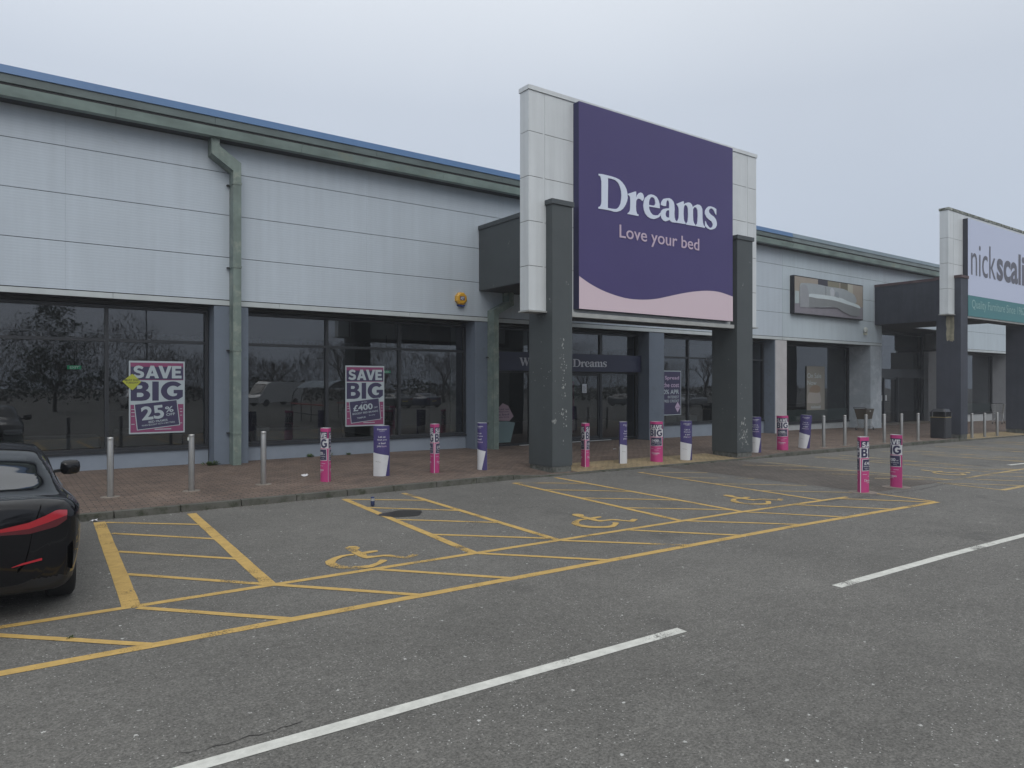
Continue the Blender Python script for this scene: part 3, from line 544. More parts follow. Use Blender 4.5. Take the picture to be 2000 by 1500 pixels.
# tall entrance recess
GR=mat('grey_return_wall',(.11,.115,.12),.8)
mb=MB(); y=19.3; F=FRAME
mb.box(35.0,43.0,y-.08,y+.08,2.35,2.82,F); mb.box(35.0,43.0,y-.08,y+.08,4.7,4.86,F); 
for c in (35.1,37.0,38.5,40.0,42.9): mb.box(c-.07,c+.07,y-.08,y+.08,-.2,2.35,F)
for c in (35.1,42.9): mb.box(c-.07,c+.07,y-.08,y+.08,2.82,4.7,F)
e2=part(mb,'entrance_screen',b2)
gb=MB(); gb.add([(35.17,y,2.82),(42.83,y,2.82),(42.83,y,4.7),(35.17,y,4.7)],[(0,1,2,3)],GL)
for a,b in [(35.17,36.93),(40.07,42.83)]: gb.add([(a,y,-.2),(b,y,-.2),(b,y,2.35),(a,y,2.35)],[(0,1,2,3)],GL)
sub(gb,'pane',e2)
for a,b,hs_ in [(37.09,38.41,38.25),(38.59,39.91,38.75)]:
    mb=MB(); mb.box(a,a+.06,y-.03,y+.03,-.18,2.33,F); mb.box(b-.06,b,y-.03,y+.03,-.18,2.33,F); mb.box(a+.06,b-.06,y-.03,y+.03,-.18,-.06,F); mb.box(a+.06,b-.06,y-.03,y+.03,2.25,2.33,F)
    d_=part(mb,'door',b2); gb=MB(); gb.add([(a+.06,y,-.06),(b-.06,y,-.06),(b-.06,y,2.25),(a+.06,y,2.25)],[(0,1,2,3)],GL); sub(gb,'pane',d_)
    mb=MB(); mb.box(hs_-.08,hs_+.08,y-.05,y-.035,1.1,1.4,mat('door_notice_white',(.55,.57,.58),.6)); sub(mb,'notice',d_)
for q_ in [(34.99,35.03,18.9,y,-.3,4.86,GR),(43.0,43.6,17.62,y+.3,-.4,3.84,LP),(43.05,43.5,17.7,y+.3,3.97,4.86,GR)]: mb=MB(); mb.box(*q_); part(mb,'recess_wall',b2)
mb=MB(); mb.box(35.0,43.5,17.67,19.4,4.865,4.95,SOFF); part(mb,'recess_soffit',b2)
# =============== entrance portals ===============
WP=mat('white_portal_panel',(.58,.61,.625),.4,noise=.05,nscale=1,streak=.09,dirt=((.36,.38,.33),.66,.8,.9))
CHAR=mat('charcoal_portal_paint',(.058,.068,.074),.55,noise=.10,nscale=1.2,streak=.12)
CHARW=mat('scuffed_pillar_paint',(.060,.070,.074),.6,noise=.10,nscale=1.2,dirt=((.26,.27,.26),.655,.69,3.2))
CHARD=mat('faded_indigo_paint',(.040,.045,.062),.65,noise=.22,nscale=1.6,streak=.15)
CONC=mat('pillar_base_concrete',(.115,.12,.112),.9,noise=.4,nscale=6,bump=.6,dirt=((.05,.055,.045),.5,.62,7))
TRIM=mat('portal_drip_trim',(.34,.35,.34),.5,noise=.15,nscale=3)
def portal(label,P,cap,col,pillars,depth,zt,panel,bx,zbase,cols,seal):
    t=thing('entrance_portal',label,'portal',(P,12.5,0))
    for i,(a,b) in enumerate(pillars):
        zb=h(a)+zbase
        mb=MB(); mb.box(a,b,12.3,12.3+depth,zb+.16,zt,col if i==0 else cols); pl=part(mb,'pillar',t)
        mb=MB(); mb.box(a+.015,b-.015,12.315,12.285+depth,h(a)-.3,zb+.157,CONC); sub(mb,'concrete_base',pl)
        mb=MB(); mb.box(a-.035,b+.035,12.265,12.335+depth,zt+.001,zt+.11,cap); sub(mb,'pillar_cap',pl)
    x0,x1,z0,z1=panel
    mb=MB(); g=.006; zz=[z0]+[z for z in [z0+.99+.995*k for k in range(9)] if z<z1-.4]+[z1-.1]
    xx=[x0,x0+.40,x0+.46,x1-.46,x1-.40,x1]
    for i in range(len(zz)-1):
        for j in range(5):
            if j in (1,3):
                if i==0: mb.box(xx[j]+.003,xx[j+1]-.003,12.535,12.56,z0,z1-.1,WP)
                continue
            mb.box(xx[j],xx[j+1],12.53,12.85,zz[i]+g,zz[i+1]-g,WP)
    mb.box(x0+.012,x1-.012,12.542,12.838,z0+.01,z1-.11,JOINT)
    part(mb,'portal_panel',t)
    mb=MB(); mb.box(x0-.02,x1+.02,12.505,12.875,z1-.098,z1,WP if seal is None else seal); part(mb,'panel_coping',t)
    mb=MB(); mb.box(x0-.03,x1+.03,12.49,12.88,z0-.035,z0-.004,TRIM)
    mb.box(pillars[0][1]+.01,pillars[1][0]-.05,12.36,12.488,z0-.10,z0-.07,TRIM); mb.box(pillars[0][1]+.01,pillars[1][0]-.05,12.36,12.375,z0-.069,z0+.0,TRIM); mb.box(pillars[0][1]+.01,pillars[1][0]-.05,12.50,12.84,z0-.14,z0-.036,SOFF)
    part(mb,'drip_edge',t)
    a,b,c,d,e=bx
    mb=MB(); mb.box(a,b,12.86,17.58,c,d-.12,col); mb.box(a+.01,b-.01,12.9,17.57,c-.02,c-.001,SOFF); cb=part(mb,'canopy_box',t)
    mb=MB(); mb.box(a-.03,b+.03,12.86,17.58,d-.119,d,cap); sub(mb,'box_flashing',cb)
    return t
MOSS=mat('mossy_coping',(.30,.32,.29),.85,noise=.5,nscale=5,dirt=((.05,.055,.04),.47,.56,6))
p1=portal('white panelled entrance portal on two charcoal pillars carrying the purple sign',13.6,CHAR,CHARW,[(9.98,10.56),(16.56,17.25)],.86,6.02,(9.49,17.75,3.64,8.63),(11.48,15.85,4.76,6.66,0),.0,CHARW,None)
RUST=mat('rusty_cap',(.09,.06,.065),.8,noise=.3,nscale=5)
p2=portal('white panelled entrance portal on dark indigo pillars at the right edge',33.6,RUST,CHARD,[(30.58,31.20),(37.5,38.2)],.90,6.18,(30.05,38.8,4.75,8.91),(34.31,37.6,4.86,6.79,0),.06,CHARD,MOSS)
# cream drip stain below the far portal panel
mb=MB(); ST=mat('cream_drip_stain',(.30,.28,.20),.8,noise=.3,nscale=6,streak=.4)
pts=[(12.33,4.70),(12.45,4.70),(12.62,4.70),(12.63,4.4),(12.60,4.2),(12.62,4.0),(12.60,3.74),(12.56,3.70),(12.52,3.76),(12.47,3.68),(12.43,3.71),(12.39,3.66),(12.36,3.74),(12.33,3.70),(12.335,4.0),(12.32,4.2)]
mb.add([(30.577,a+.21,b) for a,b in pts],[tuple(range(len(pts)))],ST); part(mb,'drip_stain',p2)

# paint chips and scrapes on the near pillars
CHIP=mat('bare_scraped_patch',(.30,.31,.30),.9,noise=.3,nscale=30)
def chips(root,face,spots,seed):
    rnd=random.Random(seed); mb=MB()
    for (u,z,su,sz,n,s) in spots:
        for i in range(n):
            a,b=rnd.gauss(u,su),rnd.gauss(z,sz); r=s*rnd.uniform(.25,1)**1.5; k=rnd.randint(5,8); ph=rnd.random()*6; st=rnd.uniform(.5,2.2)
            p=[(a+r*math.cos(ph+6.283*j/k)*rnd.uniform(.5,1.2),b+st*r*math.sin(ph+6.283*j/k)*rnd.uniform(.5,1.2)) for j in range(k)]
            d=.0012+.0004*rnd.random()
            mb.add([(q[0],12.3-d,q[1]) if face=='front' else (face-d,q[0],q[1]) for q in p],[tuple(range(k))],CHIP)
    o=part(mb,'paint_scrapes',root,normals=False); o['kind']='stuff'
chips(p1,'front',[(10.28,2.75,.05,.25,22,.022),(10.30,2.25,.04,.25,20,.022),(10.35,1.95,.05,.12,10,.02),(10.30,1.35,.08,.05,10,.025),(10.36,1.2,.03,.14,14,.024),(10.38,.75,.06,.12,5,.018),(16.8,.55,.12,.12,26,.03),(16.85,.85,.07,.2,18,.03),(16.9,.35,.16,.14,30,.022),(16.75,1.5,.15,.3,10,.014)],4)
chips(p1,9.98,[(12.6,2.5,.15,.2,6,.02),(12.7,2.1,.2,.1,8,.02)],5); chips(p1,16.55,[(12.7,1.3,.2,.2,6,.02),(12.6,1.9,.25,.3,7,.012),(12.9,2.6,.2,.3,4,.012)],6)

# =============== large shop signs ===============
PURP=mat('purple_sign_face',(.052,.038,.145),.5,noise=.04,nscale=.6)
PSIDE=mat('navy_sign_side',(.022,.022,.085),.45)
PINK=mat('pale_pink_sign',(.62,.50,.555),.5)
SWHT=mat('sign_letter_white',(.62,.68,.80),.45)
SPNK=mat('sign_letter_pink',(.50,.40,.50),.45)
s1=thing('shop_sign','huge square purple sign with white serif name and pale pink wave','shop sign',(13.6,12.4,3.7))
mb=MB(); mb.box(10.79,16.40,12.345,12.53,3.73,8.50,PSIDE); part(mb,'sign_box',s1)
mb=MB(); mb.box(10.79,16.40,12.33,12.3445,3.73,8.50,PURP); part(mb,'sign_face',s1)
def smooth(pts,k=6):
    out=[]
    for i in range(len(pts)-1):
        p0=pts[max(0,i-1)];p1_=pts[i];p2_=pts[i+1];p3=pts[min(len(pts)-1,i+2)]
        for j in range(k):
            t=j/k; out.append(tuple(.5*((2*p1_[q])+(-p0[q]+p2_[q])*t+(2*p0[q]-5*p1_[q]+4*p2_[q]-p3[q])*t*t+(-p0[q]+3*p1_[q]-3*p2_[q]+p3[q])*t**3) for q in (0,1)))
    return out+[pts[-1]]
wave=smooth([(10.79,4.48),(11.13,4.33),(11.54,4.2),(12.0,4.11),(12.41,4.07),(12.86,4.08),(13.32,4.13),(13.8,4.23),(14.3,4.34),(14.81,4.43),(15.34,4.49),(15.84,4.49),(16.4,4.41)])
mb=MB(); top=wave; vs=[(x,12.325,3.732) for x,z in top]+[(x,12.325,z) for x,z in top]; n=len(top)
mb.add(vs,[(i,i+1,n+i+1,n+i) for i in range(n-1)],PINK); part(mb,'pink_wave',s1,normals=False)
mb=MB(); wall(mb,logo(11.38,15.70,6.11,.83,.01),12.315,SWHT,depth=.014); part(mb,'name_lettering',s1)
mb=MB(); wall(mb,fit(text2d('Love your bed',.004,.01),12.07,14.98,5.42,5.83),12.315,SPNK,depth=.014); part(mb,'slogan_lettering',s1)
LIL=mat('lilac_white_sign_face',(.50,.545,.70),.45); TEAL=mat('teal_sign_band',(.045,.185,.20),.5); GRYT=mat('grey_sign_letters',(.105,.105,.135),.5); TEALT=mat('pale_teal_letters',(.27,.42,.42),.5); DK=mat('dark_sign_side',(.03,.032,.045),.5)
s2=thing('shop_sign','lilac-white shop sign with grey lettering over a teal band, cut by the right edge','shop sign',(34.2,12.4,4.7))
mb=MB(); mb.box(31.33,37.45,12.345,12.53,4.72,8.62,DK); part(mb,'sign_box',s2)
mb=MB(); mb.box(31.33,37.45,12.33,12.3445,5.553,8.62,LIL); part(mb,'sign_face',s2)
mb=MB(); mb.box(31.33,37.45,12.33,12.3445,4.72,5.55,TEAL); part(mb,'teal_band',s2)
mb=MB(); wall(mb,fit(text2d('nick',.0),31.58,33.98,6.37,7.72),12.324,GRYT); wall(mb,fit(text2d('scali',.028),34.08,37.08,6.36,7.72),12.324,GRYT); part(mb,'name_lettering',s2)
mb=MB(); wall(mb,fit(text2d('Quality Furniture Since 1962',.0),31.66,37.12,4.95,5.40),12.324,TEALT); part(mb,'slogan_lettering',s2)

# picture board with a corner sofa
sb=thing('picture_board','framed black-edged billboard on the pale wall showing a grey corner sofa','billboard',(30,17.5,5.0))
BX0,BX1,BZ0,BZ1=27.28,32.86,4.99,6.62
mb=MB(); mb.box(BX0,BX1,17.40,17.60,BZ0,BZ1,mat('board_black_edge',(.012,.013,.018),.5)); part(mb,'board_box',sb)
def sp(u,v): return (BX0+.03+(BX1-BX0-.06)*u,BZ0+.04+(BZ1-BZ0-.08)*v)
mb=MB(); yy=[17.399]
def lay(pts,col,nm):
    yy[0]-=.0015; p=[sp(*q) for q in pts]; m=mat('picture_'+nm,col,.5,noise=.06,nscale=3); v,f=flat2d([p]); mb.add([(a,yy[0],b) for a,b,_ in v],f,m)
lay([(0,0),(1,0),(1,1),(0,1)],(.30,.265,.225),'wall')
lay([(0,.0),(1,.0),(1,.36),(.6,.42),(.3,.35),(0,.42)],(.21,.20,.23),'rug')
lay([(.32,.7),(.46,.7),(.46,1),(.32,1)],(.045,.043,.06),'dark_shape')
lay([(.46,.6),(.63,.6),(.63,1),(.46,1)],(.20,.19,.14),'panel'); lay([(.65,.6),(.76,.6),(.76,1),(.65,1)],(.13,.12,.085),'olive')
lay([(.76,.72),(.84,.72),(.84,1),(.76,1)],(.38,.37,.31),'light'); lay([(0,.25),(.06,.27),(.06,.6),(0,.6)],(.36,.42,.43),'pale_side')
lay(smooth([(.07,.16),(.065,.5),(.07,.78),(.12,.84),(.3,.86),(.45,.84),(.56,.84),(.7,.83),(.8,.76),(.87,.68),(.88,.45),(.6,.3),(.3,.2)],4),(.30,.335,.36),'sofa_back')
lay(smooth([(.19,.45),(.2,.56),(.35,.58),(.5,.58),(.65,.56),(.78,.48),(.92,.42),(.955,.32),(.8,.38),(.6,.45),(.45,.47),(.3,.46)],4),(.50,.57,.60),'seat_top')
lay(smooth([(.18,.18),(.18,.46),(.3,.465),(.46,.47),(.6,.45),(.72,.40),(.88,.33),(.955,.31),(.955,.14),(.9,.07),(.8,.07),(.68,.16),(.6,.25),(.48,.27),(.3,.21)],4),(.20,.215,.225),'seat_front')
lay(smooth([(.07,.16),(.065,.5),(.08,.76),(.13,.8),(.17,.74),(.19,.5),(.19,.18)],4),(.27,.285,.31),'arm')
lay(smooth([(.50,.58),(.49,.74),(.52,.82),(.555,.74),(.55,.58)],4),(.42,.45,.49),'cushion'); lay(smooth([(.57,.57),(.565,.68),(.59,.74),(.62,.68),(.62,.55)],4),(.25,.28,.31),'cushion_grey')
lay([(.425,.575),(.43,.575),(.43,.83),(.425,.83)],(.12,.12,.13),'seam')
lay([(.2,.17),(.6,.24),(.68,.15),(.8,.055),(.9,.055),(.91,.065),(.8,.075),(.68,.17),(.6,.26),(.3,.21)],(.09,.085,.1),'under_line')
part(mb,'sofa_picture',sb,normals=False)

# alarm bell box and flood light
ab=thing('alarm_box','yellow octagonal alarm bell box with blue base on the grey cladding','alarm box',(10.83,17.5,4.45))
mb=MB(); Yl=mat('alarm_yellow',(.62,.33,.02),.35); Bl=mat('alarm_blue',(.02,.04,.16),.35)
o8=[(10.83+.19*math.cos(R(22.5+45*k)),4.47+.19*math.sin(R(22.5+45*k))) for k in range(8)]; i8=[(10.83+.14*math.cos(R(22.5+45*k)),4.47+.14*math.sin(R(22.5+45*k))) for k in range(8)]
mb.add([(a,17.597,b) for a,b in o8]+[(a,17.50,b) for a,b in o8]+[(a,17.47,b) for a,b in i8],[tuple(range(16,24))]+[(k,(k+1)%8,8+(k+1)%8,8+k) for k in range(8)]+[(8+k,8+(k+1)%8,16+(k+1)%8,16+k) for k in range(8)],Yl); part(mb,'cover',ab)
mb=MB(); mb.hexa([(10.75,17.50,4.24),(10.91,17.50,4.24),(10.91,17.597,4.24),(10.75,17.597,4.24),(10.71,17.51,4.293),(10.95,17.51,4.293),(10.95,17.597,4.293),(10.71,17.597,4.293)],Bl); part(mb,'lens',ab)
mb=MB(); mb.box(10.76,10.91,17.463,17.469,4.42,4.53,Bl); part(mb,'badge',ab)
mb=MB(); wall(mb,fit(text2d('ADT',.02),10.775,10.895,4.435,4.515),17.460,mat('alarm_letters',(.75,.75,.75),.5)); part(mb,'lettering',ab)
fl=thing('alarm_box','small white bell box on smooth cladding above the peeling pier','alarm box',(33.36,17.5,4.5))
WPL=mat('white_plastic',(.55,.58,.55),.4); mb=MB(); mb.lathe([(0,.0),(.14,.0),(.16,.03),(.14,.08),(0,.1)],WPL,16,axis='y',c=(33.36,17.5,4.55)); part(mb,'cover',fl)
mb=MB(); mb.box(33.28,33.44,17.5,17.6,4.33,4.45,mat('lens_cream',(.5,.5,.40),.3)); part(mb,'lens',fl)

# =============== posters on the outer glass face, dimming of the pane put into their colours ===============
PW=mat('poster_white',(.36,.42,.45),.4); PN=mat('poster_navy',(.036,.032,.08),.4); PP=mat('poster_magenta',(.21,.045,.12),.4); PY=mat('poster_yellow',(.34,.37,.04),.5); PL=mat('poster_lilac',(.42,.33,.46),.5); PD=mat('poster_dark_text',(.06,.06,.04),.6); PT=mat('poster_teal',(.17,.33,.34),.5)
def sale_art(mb,W_,H_,kind,put,k=1.0,tilt=R(7)):
    # u,v in metres from the bottom left; put(vf,layer,mat)
    X=lambda u:u*W_; Z=lambda v:v*H_
    put(flat2d(rect(0,X(1),0,Z(1))),0,PW)
    put(flat2d(rect(X(.025),X(.975),Z(.735),Z(.975))),1,PP)
    put(flat2d(rect(X(.03),X(.97),Z(.745),Z(.92))),2,PN)
    put(fit(heavy('SAVE'),X(.07),X(.94),Z(.762),Z(.935)),3,PW)
    put(fit(heavy('BIG'),X(.03),X(.965),Z(.45),Z(.72)),1,PN)
    put(flat2d(rect(X(.025),X(.975),Z(.02),Z(.40))),1,PP)
    for vv in (.33,.29,.24,.13): put(flat2d(rect(X(.04),X(.10),Z(vv),Z(vv+.008))),2,PW); put(flat2d(rect(X(.91),X(.955),Z(vv),Z(vv+.008))),2,PW)
    put(flat2d(rect(X(.45),X(.75),Z(.05),Z(.062))),2,PW)
    c=(X(.5),Z(.25))
    put(rot(flat2d(rect(X(.11),X(.89),Z(.075),Z(.44))),c,tilt),3,PW)
    put(rot(flat2d(rect(X(.125),X(.875),Z(.085),Z(.43))),c,tilt),4,PN)
    T=lambda s,a,b,z0,z1,off=.01,m=PW: put(rot(fit(text2d(s,off),X(a),X(b),Z(z0),Z(z1)),c,tilt),5,m)
    if kind=='25':
        T('25',.22,.62,.20,.39,.028); T('%',.65,.80,.275,.355,.014); T('OFF',.66,.82,.225,.26,.012); T('BED FRAMES',.33,.67,.155,.185,.012); T('WHEN BOUGHT WITH A MATTRESS',.20,.80,.12,.142,.008)
    else:
        T('UP TO',.42,.56,.385,.405,.006); T('£400',.20,.70,.265,.365,.022); T('OFF',.73,.83,.275,.30,.012); T('BIGGEST BED BRANDS',.17,.83,.21,.24,.014); T('TEMPUR',.27,.5,.135,.162,.016); T('Sealy',.58,.75,.155,.178,.006)
def poster(name,label,x0,z0,W_,H_,kind,y=18.135,tilt=R(6)):
    t=thing(name,label,'poster',(x0+W_/2,y,z0)); base=MB(); art=MB(); 
    def put(vf,layer,m):
        (base if layer==0 else art).add([(x0+v[0],y-.002-.0015*layer,z0+v[1]) for v in vf[0]],vf[1],m)
    sale_art(None,W_,H_,kind,put,tilt=tilt)
    base.box(x0,x0+W_,y-.001,y+.004,z0,z0+H_,PW)
    part(base,'poster_sheet',t,normals=False); part(art,'sale_print',t,normals=False); return t
poster('sale_poster','tall pink and navy sale poster offering 25 percent off in the window nearest the car',2.375,.86,1.17,1.67,'25')
dm=thing('offer_sticker','small yellow diamond sticker overlapping the left edge of the 25 percent poster','sticker',(2.44,18.14,1.9))
mb=MB(); v=[(2.24,2.06),(2.40,1.89),(2.44,1.86),(2.48,1.89),(2.62,2.05),(2.48,2.20),(2.44,2.23),(2.40,2.20)]; mb.add([(a,18.118,b) for a,b in v],[tuple(range(8))],PY); part(mb,'sticker_sheet',dm,normals=False)
mb=MB(); wall(mb,fit(text2d('MUST END',.012),2.29,2.58,2.07,2.11),18.115,PD); wall(mb,fit(text2d('TUESDAY',.012),2.31,2.57,2.01,2.05),18.115,PD); part(mb,'lettering',dm,normals=False)
poster('sale_poster','tall pink and navy sale poster offering 400 pounds off in the middle window',7.55,.85,1.14,1.65,'400')
# navy finance poster half hidden by the pier
t=thing('finance_poster','dark navy credit poster with pale frame in the window right of the entrance','poster',(20.5,18.13,.8))
mb=MB(); mb.box(19.72,21.0,18.135,18.14,.83,2.50,PW); mb.box(19.75,20.97,18.130,18.134,.86,2.47,PN); part(mb,'poster_sheet',t)
mb=MB()
for s_,z_,m_,o_ in [('Spread',2.13,PL,.012),('the cost',1.88,PL,.012),('0% APR',1.62,PW,.016),('INTEREST',1.46,PW,.012),('FREE CREDIT',1.31,PW,.012)]:
    hh=.17 if z_>1.5 else .10; vf=text2d(s_,o_); wmax={'Spread':.78,'the cost':.88,'0% APR':.86,'INTEREST':.62,'FREE CREDIT':.86}[s_]
    wall(mb,fit(vf,20.88-wmax,20.88,z_,z_+hh),18.127,m_)
v=[(20.80,.93),(20.95,1.13),(20.80,1.33),(20.65,1.13)]; mb.add([(a,18.126,b) for a,b in v],[(0,1,2,3)],PL); wall(mb,fit(text2d('Learn more',.01),20.70,20.90,1.10,1.15),18.124,PN)
part(mb,'print',t,normals=False)
# window stickers by the door
t=thing('window_decal','pale pink five-sided window decal above the teal one beside the entrance','decal',(12.75,18.13,.9))
mb=MB(); v=[(12.38,1.10),(12.72,1.40),(12.93,1.32),(13.14,.98),(12.98,.84),(12.42,.87)]; mb.add([(a,18.136,b) for a,b in v],[tuple(range(6))],mat('decal_pink',(.24,.17,.21),.5)); part(mb,'decal_sheet',t,normals=False)
mb=MB()
for i,s_ in enumerate(['Let us','find you','a bed','you love']): wall(mb,fit(text2d(s_,.01),12.62-.05,12.98-.02,1.19-.085*i,1.245-.085*i),18.132,PN)
part(mb,'lettering',t,normals=False)
t=thing('window_decal','pale teal trapezoid window decal at the foot of the entrance glass','decal',(12.75,18.13,.2))
mb=MB(); v=[(12.25,.16),(13.02,.17),(13.20,.78),(12.9,.83),(12.25,.845)]; mb.add([(a,18.136,b) for a,b in v],[tuple(range(5))],mat('decal_teal',(.11,.17,.18),.5)); part(mb,'decal_sheet',t,normals=False)
t=thing('door_notice','small white paper notice taped to the glass entrance door','notice',(16.1,18.13,1.7))
mb=MB(); mb.box(16.0,16.2,18.118,18.122,1.70,2.0,mat('notice_paper',(.5,.53,.58),.6)); part(mb,'paper',t)
mb=MB(); 
for i in range(6): mb.box(16.03,16.17-.02*(i%3),18.1165,18.1175,1.74+.035*i,1.748+.035*i,PD)
part(mb,'print',t)
# second shop window poster
t=thing('furniture_poster','beige hanging sale poster with armchair picture in the tall display window','poster',(31.2,18.66,.8))
mb=MB(); mb.box(30.25,31.75,18.655,18.66,.78,2.83,mat('poster_beige',(.20,.19,.165),.5)); part(mb,'poster_sheet',t)
mb=MB(); wall(mb,fit(text2d('On Sale',.0),30.3,31.45,2.28,2.5),18.652,PW); wall(mb,fit(text2d('Now',.0),30.3,31.05,1.96,2.16),18.652,PW); wall(mb,fit(text2d('nickscali',.01),30.6,31.4,.86,1.0),18.652,PW); part(mb,'lettering',t,normals=False)
mb=MB()
for pts,c,nm in [([(30.3,1.12),(31.35,1.12),(31.4,1.42),(31.25,1.62),(30.65,1.66),(30.35,1.5)],(.30,.28,.26),'chair'),([(30.45,1.62),(31.25,1.6),(31.35,1.85),(30.95,1.95),(30.55,1.84)],(.20,.15,.11),'back')]:
    m_=mat('armchair_'+nm,c,.6); v,f=flat2d([smooth(pts+[pts[0]],4)[:-1]]); mb.add([(a,18.652-.002*(nm=='back'),b) for a,b,_ in v],f,m_)
part(mb,'armchair_picture',t,normals=False)

# =============== bollards ===============
STEEL=mat('brushed_steel',(.42,.415,.40),.32,metal=.85,noise=.10,nscale=6,streak=.15)
def bollard():
    t=thing('steel_bollard','x','bollard')
    mb=MB(); mb.lathe([(.052,-.02),(.052,.985),(.049,.999),(.042,1.004),(0,1.008)],STEEL,28); local(mb,'post',t)
    mb=MB(); mb.lathe([(.15,.001),(.145,.006),(.056,.008)],mat('mortar_collar',(.19,.165,.14),.9,noise=.3,nscale=12),18); local(mb,'mortar_collar',t)
    mb=MB(); mb.lathe([(.0535,.955),(.0545,.96),(.0545,.992),(.050,1.003),(.0,1.010)],STEEL,28); local(mb,'end_cap',t)
    return t
bp=bollard(); first=True
BL=[((1.51,13.65),'plain steel bollard on the paving nearest to the black car',0),
((2.77,13.59),'steel bollard below the 25 percent poster with a small white tag at its top',0),
((4.05,13.66),'steel bollard standing just right of the large green-grey downpipe',0),
((21.3,12.55),'steel bollard nearest the leaning navy bollard cover',0),
((22.5,12.52),'steel bollard directly left of the brown-sided shopping trolley',0),
((23.8,12.50),'steel bollard in front of the peeling grey pier',0),
((24.95,12.46),'steel bollard at the left side of the tall dark entrance doors',0),
((26.15,12.45),'steel bollard in front of the middle of the tall dark entrance doors',0),
((27.35,12.43),'steel bollard closest on the left to the black litter bin',0),
((31.90,12.42),'steel bollard on buff paving immediately right of the indigo pillar',0),
((33.12,12.42),'middle one of three steel bollards between the indigo pillars',0),
((34.38,12.42),'steel bollard in front of the bare wire trolley between indigo pillars',0)]
for i,((x_,y_),lab,_) in enumerate(BL):
    o=bp if first else copy_tree(bp); first=False
    o.location=(x_,y_,pav(x_,y_)); o['label']=lab; o['group']='brushed steel bollards along the shopfront'
# tag on the second one
t_=[o for o in COL.objects if o.get('label','').startswith('steel bollard below the 25')][0]
mb=MB(); mb.box(-.075,-.05,-.05,-.035,.90,.96,WPL); local(mb,'paper_tag',t_)

# =============== printed bollard covers ===============
WL,DL=.33,.20
def lens_face(sign,n=24):
    pts=[]
    for i in range(n+1):
        u=-1+2*i/n; x=WL/2*math.sin(u*math.pi/2); y=DL/2*(1-abs(math.sin(u*math.pi/2))**1.7)
        pts.append((x,-y))
    return pts
LF=lens_face(1); LS=[0]
for i in range(1,len(LF)): LS.append(LS[-1]+math.dist(LF[i],LF[i-1]))
ARC=LS[-1]
def lens_at(s,off):
    s=max(0,min(ARC,s)); k=0
    while k<len(LS)-2 and LS[k+1]<s: k+=1
    f=(s-LS[k])/(LS[k+1]-LS[k]); x=LF[k][0]+(LF[k+1][0]-LF[k][0])*f; y=LF[k][1]+(LF[k+1][1]-LF[k][1])*f
    dx,dy=LF[k+1][0]-LF[k][0],LF[k+1][1]-LF[k][1]; l_=math.hypot(dx,dy); return x+dy/l_*off,y-dx/l_*off
def wrapmesh(src,H_):
    bm=bmesh.new(); me=src.mesh('tmp'); bm.from_mesh(me); bpy.data.meshes.remove(me)
    for i in range(1,len(LS)-1):
        bmesh.ops.bisect_plane(bm,geom=bm.verts[:]+bm.edges[:]+bm.faces[:],plane_co=(LS[i],0,0),plane_no=(1,0,0),dist=1e-5)
    vs=[];fs=[];ms=[]; idx={}
    for v in bm.verts: idx[v.index]=None
    bm.verts.index_update(); co=[(v.co.x,v.co.y,v.co.z) for v in bm.verts]
    for f in bm.faces: fs.append([v.index for v in f.verts]); ms.append(f.material_index)
    bm.free(); return co,fs,ms
CPK=mat('cover_magenta',(.46,.045,.19),.5,noise=.05,nscale=8); CNV=mat('cover_navy',(.052,.04,.15),.5,noise=.05,nscale=8); CWH=mat('cover_white',(.56,.57,.59),.5,noise=.04,nscale=8); CIN=mat('cover_inside',(.40,.41,.43),.7)
